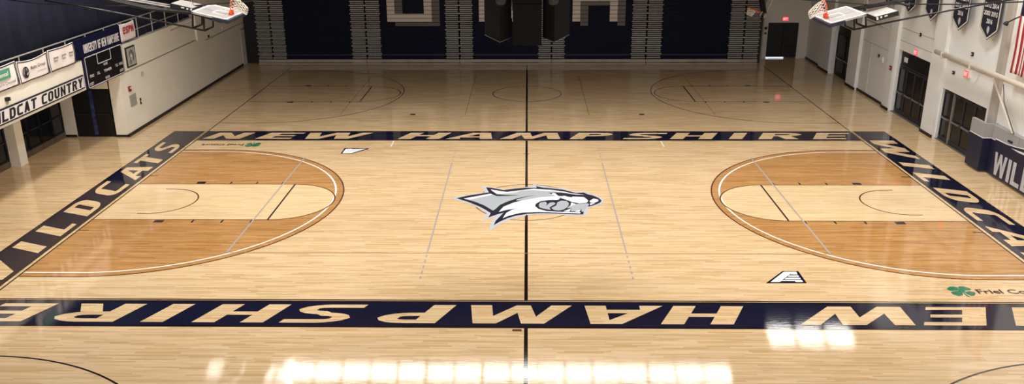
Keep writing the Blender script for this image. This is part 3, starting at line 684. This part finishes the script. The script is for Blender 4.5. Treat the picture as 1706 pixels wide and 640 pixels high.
b1 = cloth_banner('sponsor_banner', -1.05, .72, 3.95, 4.8, 'white banner with a teal block on the left railing, cut by the photo edge', .02)
MB().box(TX, TX+.004, -.75, .28, 4.33, 4.66).build('teal_block', M['teal'], b1)
font_text('lettering', 'Dental', (TX+.006, -.55, 4.42), (0, 1, 0), (0, 0, 1), .7, .14, M['cloth'], b1, bold=.02)
font_text('lettering', 'Care Dental', (TX, -.6, 4.13), (0, 1, 0), (0, 0, 1), 1.1, .1, M['inkgray'], b1)
b2 = cloth_banner('sponsor_banner', .78, 2.74, 3.95, 4.76, 'sagging white banner with a round black emblem and Auto Group lettering', .09, seed=1)
mb = MB()
for p in ring(1.2, 4.3, .2, .045, n=24): mb.flat([(u, v) for u, v in p], (TX, 0, 0), (0, 1, 0), (0, 0, 1))
mb.flat([(1.08, 4.2), (1.18, 4.45), (1.24, 4.45), (1.2, 4.3), (1.3, 4.42), (1.34, 4.3), (1.22, 4.24), (1.3, 4.16), (1.2, 4.13)], (TX, 0, 0), (0, 1, 0), (0, 0, 1))
mb.build('emblem', M['ink'], b2)
font_text('lettering', 'Auto Group', (TX, 1.5, 4.3), (0, 1, 0), (0, 0, 1), 1.0, .16, M['ink'], b2, bold=.012, shear=.2)
font_text('small_lettering', 'OF PORTSMOUTH', (TX, 1.9, 4.16), (0, 1, 0), (0, 0, 1), .6, .06, M['inkgray'], b2)
b3 = cloth_banner('sponsor_banner', 2.8, 4.7, 3.95, 4.78, 'white banner with three small grey marks next to the navy scoreboard', .03, seed=2)
for k, yy in enumerate((3.1, 3.68, 4.22)):
    font_text('lettering', 'Jewett\nFord', (TX, yy, 4.28), (0, 1, 0), (0, 0, 1), .34, .2, M['inkgray'], b3, bold=.03)
eb = cloth_banner('network_banner', 8.68, 10.15, 4.08, 4.83, 'small white banner with red block lettering tied to the railing above the poster', .02, border=False, seed=3)
MB().tube([(X0+.06, 8.75, 4.8), (X0-.03, 8.75, 4.86)], .012, 6).build('tie', M['white'], eb); MB().tube([(X0+.06, 10.08, 4.8), (X0-.03, 10.08, 4.86)], .012, 6).build('tie', M['white'], eb)
put_letters('red_lettering', 'ES', (TX, 8.9, 4.38), (0, 1, 0), (0, 0, 1), .5, .3, M['red'], eb, w=.55, s=.15, b=.24, gap=.08, shear=.1)
put_letters('red_lettering', 'PN', (TX, 9.45, 4.38), (0, 1, 0), (0, 0, 1), .5, .3, M['red'], eb, w=.55, s=.17, b=.24, gap=.08, shear=.1)
# framed portrait
ps = empty('framed_poster', (X0, 9.4, 2.9), 'black framed grey picture on the left wall right of the scoreboard', 'picture')
MB().box(X0, X0+.05, 8.98, 9.88, 2.9, 3.78).build('frame', M['ink'], ps)
MB().box(X0+.05, X0+.055, 9.04, 9.82, 2.96, 3.72).build('print', M['vent'], ps)
mb = MB()
hp = [(9.2, 3.05), (9.3, 3.3), (9.2, 3.4), (9.25, 3.58), (9.4, 3.66), (9.6, 3.6), (9.72, 3.42), (9.68, 3.2), (9.6, 3.08), (9.5, 3.2), (9.42, 3.12), (9.36, 3.02)]
mb.flat(hp, (X0+.057, 0, 0), (0, 1, 0), (0, 0, 1)); pr = mb.build('portrait', M['inkgray'], ps)
MB().flat([(9.3, 3.35), (9.42, 3.5), (9.52, 3.35), (9.45, 3.15), (9.38, 3.2), (9.44, 3.32)], (X0+.059, 0, 0), (0, 1, 0), (0, 0, 1)).build('highlight', M['white'], pr)
# small wall things
def small(name, x0, x1, y0, y1, z0, z1, m, label, cat):
    r = empty(name, (min(x0, x1), (y0+y1)/2, z0), label, cat)
    MB().box(x0, x1, y0, y1, z0, z1).build('body', m, r); return r
a = small('fire_alarm', X0, X0+.07, 8.76, 8.94, 1.9, 2.12, M['alarm'], 'small red fire alarm on the left wall corner below the poster', 'alarm')
MB().box(X0+.07, X0+.085, 8.8, 8.9, 2.02, 2.08).build('lens', M['white'], a)
a = small('wall_grille', X0, X0+.02, 8.75, 9.4, 1.2, 1.72, M['vent'], 'square grey grille low on the left wall corner', 'grille')
mb = MB()
for k in range(8): mb.box(X0+.02, X0+.03, 8.78, 9.37, 1.24+k*.06, 1.26+k*.06)
mb.build('slats', M['seam'], a)
a = small('light_switch', X0, X0+.03, 9.72, 9.84, 1.1, 1.38, M['frame'], 'dark wall switch right of the square grey grille', 'switch')
MB().box(X0+.03, X0+.04, 9.76, 9.8, 1.2, 1.28).build('toggle', M['white'], a)
r = empty('wall_ring', (X0, 10.3, 2.35), 'pale round ring hook on the left wall right of the poster', 'hook')
MB().tube([(X0+.03, 10.3+.1*math.cos(t), 2.38+.1*math.sin(t)) for t in [k*math.pi/8 for k in range(16)]], .014, 6, True).build('ring', M['seam'], r)
MB().box(X0, X0+.03, 10.26, 10.34, 2.46, 2.54).build('plate', M['white'], r)
a = small('security_camera', X0, X0+.12, -.16, -.02, 3.6, 3.72, M['ink'], 'small black camera on the cream fascia above the ribbon sign', 'camera')
MB().box(X0, X0+.05, -.12, -.05, 3.48, 3.6).build('bracket', M['seam'], a)
small('junction_box', X0, X0+.06, 19.0, 19.14, 2.6, 2.72, M['ink'], 'small dark box on the far left wall under the raised hoop', 'box')
small('wall_sensor', X0, X0+.06, 21.3, 21.45, 2.7, 2.82, M['white'], 'small white sensor high on the far left wall', 'sensor')

# ================================================================== RIGHT WALL THINGS
def exit_sign(loc, axis, label):
    r = empty('exit_sign', loc, label, 'exit sign', 'lit red exit signs')
    x, y, z = loc
    if axis == 'x':
        MB().box(x-.1, x, y-.2, y+.2, z, z+.28).build('housing', M['housing'], r)
        MB().box(x-.108, x-.1, y-.18, y+.18, z+.02, z+.26).build('face', M['exit'], r)
        font_text('lettering', 'EXIT', (x-.112, y+.14, z+.06), (0, -1, 0), (0, 0, 1), .28, .16, M['exit_text'], r, bold=.03)
    else:
        MB().box(x-.2, x+.2, y-.1, y, z, z+.26).build('housing', M['housing'], r)
        MB().box(x-.18, x+.18, y-.108, y-.1, z+.02, z+.24).build('face', M['exit'], r)
        font_text('lettering', 'EXIT', (x-.14, y-.112, z+.06), (1, 0, 0), (0, 0, 1), .28, .14, M['exit_text'], r, bold=.03)
exit_sign((X1, 10.95, 3.06), 'x', 'lit red exit sign above the tall dark double doors on the right wall')
exit_sign((X1, 6.2, 3.06), 'x', 'lit red exit sign above the glass doors nearest the wall mats')
exit_sign((16.1, YF, 2.36), 'y', 'lit red exit sign above the door in the far right corner')
def rsmall(name, y0, y1, z0, z1, m, label, cat, x=X1, t=.06):
    r = empty(name, (x, (y0+y1)/2, z0), label, cat)
    MB().box(x-t, x, y0, y1, z0, z1).build('body', m, r); MB().box(x-t-.012, x-t, (y0*2+y1)/3, (y0+y1*2)/3, (z0*2+z1)/3, (z0+z1*2)/3).build('lens', M['white'], r)
    return r
rsmall('fire_alarm', 13.1, 13.3, 1.95, 2.15, M['alarm'], 'dark red fire alarm on the pilaster left of the tall dark doors', 'alarm', X1-.16)
rsmall('thermostat', 15.1, 15.25, 2.2, 2.34, M['frame'], 'small dark thermostat on the right wall between pilasters', 'thermostat')
rsmall('wall_box', 14.6, 14.85, 2.05, 2.3, M['white'], 'white box beside the small dark thermostat', 'box')
rsmall('wall_sensor', 10.85, 10.97, 3.93, 4.08, M['ink'], 'small black sensor high above the tall dark doors', 'sensor')
rsmall('wall_sensor', 6.05, 6.17, 3.93, 4.08, M['ink'], 'small black sensor above the glass doors and the pipe', 'sensor')
rsmall('wall_speaker', 7.3, 7.44, 2.95, 3.07, M['ink'], 'small dark round box left of the exit sign over the glass doors', 'box')
cb = empty('control_box', (14.92, YF-.12, 1.5), 'black control boxes on the white post beside the far door', 'box')
MB().box(14.84, 15.0, YF-.18, YF-.12, 1.85, 2.0).build('body', M['ink'], cb); MB().box(14.86, 14.98, YF-.18, YF-.12, 1.55, 1.66).build('lower_body', M['ink'], cb)
# heating pipe
p = empty('wall_pipe', (17.4, 2, 3.6), 'thick white horizontal pipe on brackets along the right wall', 'pipe')
MB().tube([(17.18, 8.3, 3.72), (17.18, -8, 3.74)], .1, 12).build('pipe', M['pipe'], p, True)
for yy in (7.6, 5.2, 1.0): MB().box(17.1, X1, yy-.04, yy+.04, 3.56, 3.62).box(17.06, 17.3, yy-.03, yy+.03, 3.6, 3.84).build('bracket', M['pipe'], p)
br = empty('wall_brace', (17.4, 3, 2), 'slim white diagonal brace under the pipe beside the grey column', 'brace')
MB().tube([(17.3, 3.7, 3.5), (17.4, 2.0, 1.9)], .035).build('strut', M['pipe'], br)
MB().tube([(17.25, 2.9, 3.5), (17.3, 2.75, 2.9), (17.4, 1.9, 1.9)], .014).build('cable', M['frame'], br)
# pennants
YP = [4.8, 7.1, 9.65, 11.95, 14.3, 16.7]
rows = {0: (('2012', '2014'), ('2003', '2015'), ('2016',)), 1: (('2012', '2014'), ('2013', '2015'), ('2016',)), 2: (), 3: (), 4: (), 5: ()}
plab = ['nearest the flag, lettered with years', 'lettered with years, second from the flag', 'third from the flag', 'fourth from the flag', 'fifth from the flag', 'sixth and furthest from the flag']
for i, yc in enumerate(YP):
    r = empty('pennant', (17.4, yc, 7.4), 'navy pennant on the right wall, '+plab[i], 'pennant', 'championship pennants on the right wall')
    xx = 17.36
    def shape(g, w=.66): return [(-w+g, 7.4), (-w+g, 5.2+g*.4), (0, 4.78+g*1.1), (w-g, 5.2+g*.4), (w-g, 7.4)]
    for nm, g, m, x in (('cloth', 0, M['ink'], xx), ('white_edge', .03, M['white'], xx-.006), ('navy_field', .085, M['pennant'], xx-.012)):
        MB().prism([(-u, v) for u, v in shape(g)], (x, yc, 0), (0, 1, 0), (0, 0, 1), (-1, 0, 0), .006).build(nm, m, r)
    zz = 5.48
    for rw in reversed(rows[i]):
        w = .44 if len(rw) == 1 else 1.0
        font_text('year', ' '.join(rw), (xx-.02, yc+w/2, zz-.09), (0, -1, 0), (0, 0, 1), w, .18, M['white'], r, bold=.03); zz += .29
    em = MB().flat([(u, v-.07) for u, v in ((-.1, 5.2), (-.04, 5.12), (0, 5.06), (.08, 5.16), (.1, 5.3), (.03, 5.38), (-.05, 5.36), (-.1, 5.28))], (xx-.02, yc, 0), (0, -1, 0), (0, 0, 1)); em.build('emblem', M['silverletter'], r)
# flag hung vertically
fg = empty('flag', (17.3, 2.1, 6.6), 'red and white striped flag hanging vertically on the right wall, cut by the photo edge', 'flag')
w = 1.52/13
for k in range(13):
    y1 = 2.64-k*w; zt = 6.9 if k >= 7 else 6.0
    n = 14; vs = []; fs = []
    for j in range(n+1):
        z = 3.98+(zt-3.98)*j/n
        for u in (0, 1):
            yy = y1-w*u; vs.append((17.28+.03*math.sin(yy*9)+.01*math.sin(z*3), yy, z))
    for j in range(n): fs.append((2*j, 2*j+1, 2*j+3, 2*j+2))
    o = link('stripe', vs, fs, M['flagred'] if k % 2 == 0 else M['flagwhite'], fg, True); sd = o.modifiers.new('s', 'SOLIDIFY'); sd.thickness = .004
vs = []; fs = []
for j in range(2):
    for i in range(15):
        yy = 2.64-7*w*i/14; vs.append((17.28+.03*math.sin(yy*9)+.01*math.sin((6.0+.9*j)*3), yy, 6.0+.9*j))
for i in range(14): fs.append((i, i+1, i+16, i+15))
o = link('canton', vs, fs, M['flagblue'], fg, True); sd = o.modifiers.new('s', 'SOLIDIFY'); sd.thickness = .004
lp = empty('wall_lamp', (17.2, 3.2, 5.65), 'small round black lamp on an arm beside the flag', 'lamp')
MB().tube([(X1, 3.02, 5.98), (17.35, 3.05, 5.85), (17.15, 3.2, 5.68)], .025).build('arm', M['ink'], lp)
MB().tube([(17.15, 3.2, 5.72), (17.13, 3.22, 5.66), (17.1, 3.24, 5.58)], [.03, .08, .09], 12).build('head', M['ink'], lp)
# wall mats
MX = 17.42
def matunit(y0, y1, x, label, nav=True):
    r = empty('wall_mat', (x, (y0+y1)/2, 0), label, 'wall mat', 'padded mats along the right wall')
    MB().box(x, x+.2, y0, y1, 1.37, 1.88).build('grey_pad', M['matgray'], r); MB().box(x, x+.2, y0, y1, .08, 1.34).build('navy_pad', M['matnavy'], r)
    MB().box(x-.004, x+.08, y0, y1, 1.34, 1.37).build('white_piping', M['white'], r); return r
r = empty('wall_mat', (17.2, 3.9, 0), 'grey and navy mat wrapped around the column beside the glass doors', 'wall mat', 'padded mats along the right wall')
for nm, m, z0, z1 in (('grey_pad', M['matgray'], 1.37, 1.9), ('navy_pad', M['matnavy'], .08, 1.34)):
    MB().box(17.12, 17.24, 3.35, 4.38, z0, z1).box(17.24, 17.6, 3.35, 3.44, z0, z1).build(nm, m, r)
MB().box(17.11, 17.24, 3.34, 4.38, 1.34, 1.37).box(17.24, 17.6, 3.34, 3.42, 1.34, 1.37).build('white_piping', M['white'], r)
for k, (y0, y1) in enumerate(((1.55, 3.33), (-.25, 1.53), (-2.05, -.27), (-3.85, -2.07))):
    matunit(y0, y1, MX, ['grey topped wall mat just right of the wrapped column', 'grey topped wall mat behind the navy WILDCATS banner', 'grey topped mat further right behind the banner', 'grey topped mat at the near end of the banner'][k])
bn = empty('mat_banner', (17.4, 0, .1), 'navy banner with silver WILDCATS lettering in front of the wall mats', 'banner')
bp = [(2.95, .1), (2.95, 1.42), (2.2, 1.44), (1.6, 1.5), (.8, 1.62), (-3.6, 1.62), (-3.6, .1)]
MB().prism([(-y, z) for y, z in bp][::-1], (17.39, 0, 0), (0, -1, 0), (0, 0, 1), (-1, 0, 0), .025).build('cloth', M['matnavy'], bn)
MB().prism([(-y, z) for y, z in ((2.96, 1.42), (2.96, 1.45), (2.2, 1.47), (1.6, 1.53), (.8, 1.65), (-3.6, 1.65), (-3.6, 1.62), (.8, 1.62), (1.6, 1.5), (2.2, 1.44))], (17.392, 0, 0), (0, -1, 0), (0, 0, 1), (-1, 0, 0), .032).build('white_edge', M['white'], bn)
put_letters('silver_lettering', 'WILDCATS', (17.36, 2.78, .16), (0, -1, 0), (0, 0, 1), 5.2, .84, M['silverletter'], bn, w=.55, s=.2, b=.19, gap=.1, shear=.0)
MB().flat([(-1.85, 1.4), (-1.2, 1.46), (-.6, 1.5), (-.6, 1.42), (-1.3, 1.38)], (17.36, 0, 0), (0, -1, 0), (0, 0, 1)).build('white_swoosh', M['white'], bn)
MB().box(17.36, 17.41, 1.9, 2.15, 1.56, 1.62).build('clip', M['ink'], bn)

# ================================================================== RAISED BASKETBALL GOALS
def goal(s, side, dz):
    g = empty('basketball_goal', (s*10, 0, 6.4), 'raised basketball goal folded up over the %s side of the main court' % side, 'basketball goal', 'raised main-court basketball goals')
    P0 = Vector((s*9.46, 0, 6.235+dz)); U = Vector((s*1.08, 0, .295-dz*.3)).normalized(); N = Vector((-s*U.z, 0, abs(U.x))); Yv = Vector((0, 1, 0))
    c = P0+U*.56
    bb = MB().obox(c, U*.56, Yv*.915, N*.02).build('backboard', M['board'], g)
    f = MB()
    for a, b_, ha, hb in ((.03, 0, .03, .915), (1.09, 0, .03, .915), (.56, .885, .56, .03), (.56, -.885, .56, .03)):
        f.obox(P0+U*a+Yv*b_+N*.005, U*ha, Yv*hb, N*.032)
    f.build('board_frame', M['board_frame'], bb)
    f = MB()
    for a, b_, ha, hb in ((.22, 0, .02, .305), (.66, 0, .02, .305), (.44, .29, .22, .02), (.44, -.29, .22, .02)):
        f.obox(P0+U*a+Yv*b_+N*.024, U*ha, Yv*hb, N*.003)
    f.build('target_square', M['board_frame'], bb)
    MB().obox(P0-U*.02-N*.05, U*.03, Yv*.93, N*.05).obox(P0+U*.2-Yv*.925-N*.045, U*.24, Yv*.025, N*.05).obox(P0+U*.2+Yv*.925-N*.045, U*.24, Yv*.025, N*.05).build('edge_pad', M['pad'], bb)
    # rim and net: ring at right angles to the board
    rc = P0+U*.16+N*.40; R = .228
    rr = [rc+N*R*math.cos(t)+Yv*R*math.sin(t) for t in [k*math.pi/12 for k in range(24)]]
    rim = MB().tube(rr, .016, 8, True)
    rim.obox(P0+U*.16+N*.09, U*.05, Yv*.1, N*.07).obox(P0+U*.12+N*.13, U*.015, Yv*.06, N*.06)
    rm = rim.build('rim', M['orange'], g, True)
    MB().tube([rr[9]-U*.0, P0+U*.1+N*.04+Yv*.08], .012).tube([rr[15], P0+U*.1+N*.04-Yv*.08], .012).build('rim_brace', M['orange'], rm)
    net = MB(); down = Vector((0, 0, -1))
    def npnt(k, j):
        t = k*math.pi/6*.5; v = j/6; rad = R*(1-.42*v)
        off = -U*(.46*v)+down*(.16*v*v)
        return rc+off+(N*math.cos(t)*(1-.1*v)+Yv*math.sin(t))*rad
    for k in range(0, 24, 2):
        for sg in (1, -1):
            net.tube([npnt(k+sg*j, j) for j in range(7)], .008, 5)
    net.build('net', M['net'], g)
    # folded mast
    ms = MB()
    for yy in ((.52, .74) if s > 0 else (-.52, -.74)):
        ms.tube([P0+U*.2-N*.12+Yv*yy, P0+U*1.12-N*.06+Yv*yy, (s*12.0, yy, 6.73), (s*12.9, yy, 6.93), (s*14.8, yy*1.6, 7.5), (s*15.6, yy*2, 9.6), (s*15.6, yy*2, ZC-.3)], .045, 8)
    ms.tube([(s*10.39, -.42, 5.99), (s*11.08, -.42, 6.14), (s*11.97, -.42, 6.33), (s*13.72, -.42, 6.67), (s*15.3, -.6, 6.98)], .03, 6)
    ms.tube([(s*15.3, -.6, 6.98), (s*15.6, -.8, 9.6)], .03, 6).tube([(s*15.3, .6, 6.98), (s*15.6, .8, 9.6)], .03, 6)
    for x, z in ((10.39, 5.99), (10.75, 6.07)):
        ms.tube([(s*x, -.42, z), (s*x, .42, z)], .035, 6)
        for yy in (-.42, .42): ms.tube([(s*x, yy, z), P0+U*(x-9.5)-N*.1+Yv*yy], .03, 6)
    ms.tube([(s*12.0, -.42, 6.73), (s*12.0, .42, 6.73)], .04, 6).tube([(s*13.4, -.5, 7.08), (s*13.4, .5, 7.08)], .04, 6)
    ms.build('folding_mast', M['blacksteel'], g, True)
    MB().tube([(s*11.03, .3, 6.2), (s*11.78, .3, 5.89)], .03, 6).build('brace_plate', M['gray_steel'], g)
    MB().tube([(s*8.6, 0, 6.9), (s*10.87, 0, 6.72), (s*11.7, 0, 6.74), (s*13.8, 0, 6.72), (s*15.8, 0, 6.8), (s*17.3, 0, 7.0)], .022, 6).build('safety_strap', M['blacksteel'], g)
    w_ = MB().tube([(s*10.81, 0, 6.58), (s*10.81, 0, ZC-.5)], .01, 6); w_.tube([(s*10.81, 0, 6.52), (s*10.81, 0, 6.64)], .05, 8); w_.build('lift_cable', M['blacksteel'], g)
    if s < 0:
        for yy in (-.2, .1):
            MB().tube([(s*11.2, yy, 6.66), (s*12.2, yy, 6.84), (s*13.8, yy, 7.1), (s*15.4, yy, 7.5)], .025, 6).build('steel_rail', M['steel'], g)
    # shot clock
    k = empty('shot_clock', (s*11.2, 0, 6.5), 'shot clock box behind the raised %s backboard, face up' % side, 'shot clock', 'shot clocks behind the raised backboards')
    q0 = Vector((11.0, 0, 6.39)) if s > 0 else Vector((-10.66, 0, 6.70)); cc = q0+U*.36
    bx = MB().obox(cc-N*.07, U*.36, Yv*.45, N*.07).build('case', M['ink'], k)
    MB().obox(cc+N*.004, U*.345, Yv*.435, N*.004).build('face', M['clockface'], k)
    MB().obox(q0+U*.05-N*.06-Yv*.453, U*.03, Yv*.004, N*.05).obox(q0+U*.17-N*.05-Yv*.453, U*.03, Yv*.004, N*.03).obox(q0+U*.32-N*.05-Yv*.453, U*.05, Yv*.004, N*.02).build('connector', M['white'], bx)
goal(-1, 'left', .15); goal(1, 'right', 0)
# side goal of the far practice court (right)
g = empty('basketball_goal', (11.5, 16.67, 4.4), 'small dim practice goal raised in front of the far bleachers at right', 'basketball goal')
rc = Vector((11.46, 16.67, 4.40)); R = .228
A_ = Vector((.93, 0, -.36)); B_ = Vector((0, 1, 0)); D_ = A_.cross(B_).normalized()
if D_.z > 0: D_ = -D_
rr = [rc+A_*R*math.cos(t)+B_*R*math.sin(t) for t in [k*math.pi/12 for k in range(24)]]
MB().tube(rr, .02, 8, True).obox(rc+A_*.3, A_*.1, B_*.08, D_*.05).build('rim', M['orange'], g, True)
net = MB()
for k in range(0, 24, 2):
    for sg in (1, -1):
        pts = []
        for j in range(6):
            v = j/5; t = (k+sg*j)*math.pi/12; pts.append(rc+(A_*math.cos(t)+B_*math.sin(t))*R*(1-.4*v)+Vector((-.12, 0, -.33))*v)
        net.tube(pts, .01, 5)
net.build('net', M['net'], g)
bbp = MB().obox(rc+A_*.45+Vector((.08, 0, .45)), Vector((.02, 0, 0)), Vector((0, .6, 0)), Vector((-.1, 0, .45))); bbp.build('backboard', M['frame'], g)
for yy in (-.35, .35):
    MB().tube([(12.0, 16.67+yy, 4.0), (12.35, 16.67+yy, 4.85), (14.6, 16.67+yy, 10.9)], .03, 6).build('support_pole', M['steel'], g)

# ================================================================== HANGING SPEAKER CLUSTER
sp = empty('speaker_cluster', (0, -6, 6.5), 'black speaker cluster hanging over mid court in front of the bleachers', 'speakers')
MB().box(-.36, .37, -6.25, -5.7, 6.5, 7.54).build('centre_cabinet', M['speaker'], sp)
MB().box(-.37, .37, -6.27, -5.7, 7.56, 7.62).build('frame_bar', M['speaker'], sp)
MB().box(-.36, .36, -6.26, -5.69, 7.62, 8.3).build('upper_cabinet', M['speaker'], sp)
for s in (-1, 1):
    bot = [(s*1.085, -6, 6.74), (s*.69, -6.3, 6.60), (s*.40, -6.0, 6.67), (s*.7, -5.65, 6.8)]
    vs = bot+[(x, y, 8.2) for x, y, z in bot]
    fs = [(0, 1, 2, 3), (7, 6, 5, 4), (0, 4, 5, 1), (1, 5, 6, 2), (2, 6, 7, 3), (3, 7, 4, 0)]
    cb_ = link('side_cabinet', vs, fs, M['speaker'], sp)
    MB().tube([Vector(b_)+Vector((0, -.008, 0)) for b_ in bot[:3]], .006, 6).build('edge_highlight', M['gray_steel'], cb_)  # pale line standing in for the highlight along the cabinet's lower edges
    MB().tube([(s*.65, -6.6, 7.66), (s*.65, -6.48, 7.72), (s*.65, -6.38, 7.76)], [.13, .1, .06], 14).build('horn', M['frame'], sp, True)
    MB().tube([(s*.65, -6.4, 7.76), (s*.65, -6.2, 7.76)], .03, 6).build('horn_bracket', M['frame'], sp)
    MB().tube([(s*.3, -6.22, 8.29), (s*.3, -6.22, ZC-.001)], .015, 6).build('hanging_cable', M['blacksteel'], sp)
    MB().tube([(s*.72, -6.22, 8.19), (s*.72, -6.22, ZC-.001)], .015, 6).build('hanging_cable', M['blacksteel'], sp)

# ================================================================== CEILING LIGHTS
def light_fixture(x, y, sx, sy, label, group, lit=True):
    r = empty('ceiling_light', (x, y, H_LIGHT+.1), label, 'ceiling light', group)
    MB().box(x-sx/2-.03, x+sx/2+.03, y-sy/2-.03, y+sy/2+.03, H_LIGHT, H_LIGHT+.12).build('fixture', M['housing'], r)
    MB().box(x-sx/2, x+sx/2, y-sy/2, y+sy/2, H_LIGHT-.01, H_LIGHT).build('diffuser', M['panel'], r)
    MB().box(x-sx/2-.03, x+sx/2+.03, y+sy/2+.03, y+sy/2+.06, H_LIGHT-.8, H_LIGHT+.12).build('added_light_block', M['dark'], r)  # added sheet that keeps the panel's light off the far floor
    MB().tube([(x, y, H_LIGHT+.12), (x, y, ZC-.001)], .01, 6).build('hanger', M['gray_steel'], r)
kk = (H_LIGHT+CAM.z)/(12+CAM.z)
def ys(y): return CAM.y+(y-CAM.y)*kk
rowg = 'square ceiling panels in the long lit row'
for px in (365, 401, 465, 500, 546, 593, 639, 686, 734, 780, 827, 873, 918, 964, 1010, 1055, 1103, 1149, 1195):
    d = fw+r2*((px-853)/F)-u2*((622-CYP)/F); t = (-H_LIGHT-CAM.z)/d.z; p = CAM+d*t
    light_fixture(p.x, ys(8.5), 1.17, 1.05, 'square lit ceiling panel of the long row mirrored along the lower floor edge', rowg)
for px in (1303, 1351, 1400):
    d = fw+r2*((px-853)/F)-u2*((562-CYP)/F); t = (-H_LIGHT-CAM.z)/d.z; p = CAM+d*t
    if p.x < 17.2: light_fixture(p.x, ys(12.4), 1.2, 1.3, 'square lit ceiling panel of the short row mirrored at right in the navy border', 'square ceiling panels in the short lit row')
for x, y, w, s in BAYS:
    r = empty('bay_light_fixture', (x, y, H_LIGHT), 'square high-bay lamp housing hung above the court', 'ceiling light', 'high-bay lamp housings above the court')
    MB().box(x-.6, x+.6, y-.6, y+.6, H_LIGHT-.1, H_LIGHT+.05).build('housing', M['housing'], r)
    MB().tube([(x, y, H_LIGHT+.05), (x, y, ZC-.001)], .01, 6).build('hanger', M['gray_steel'], r)
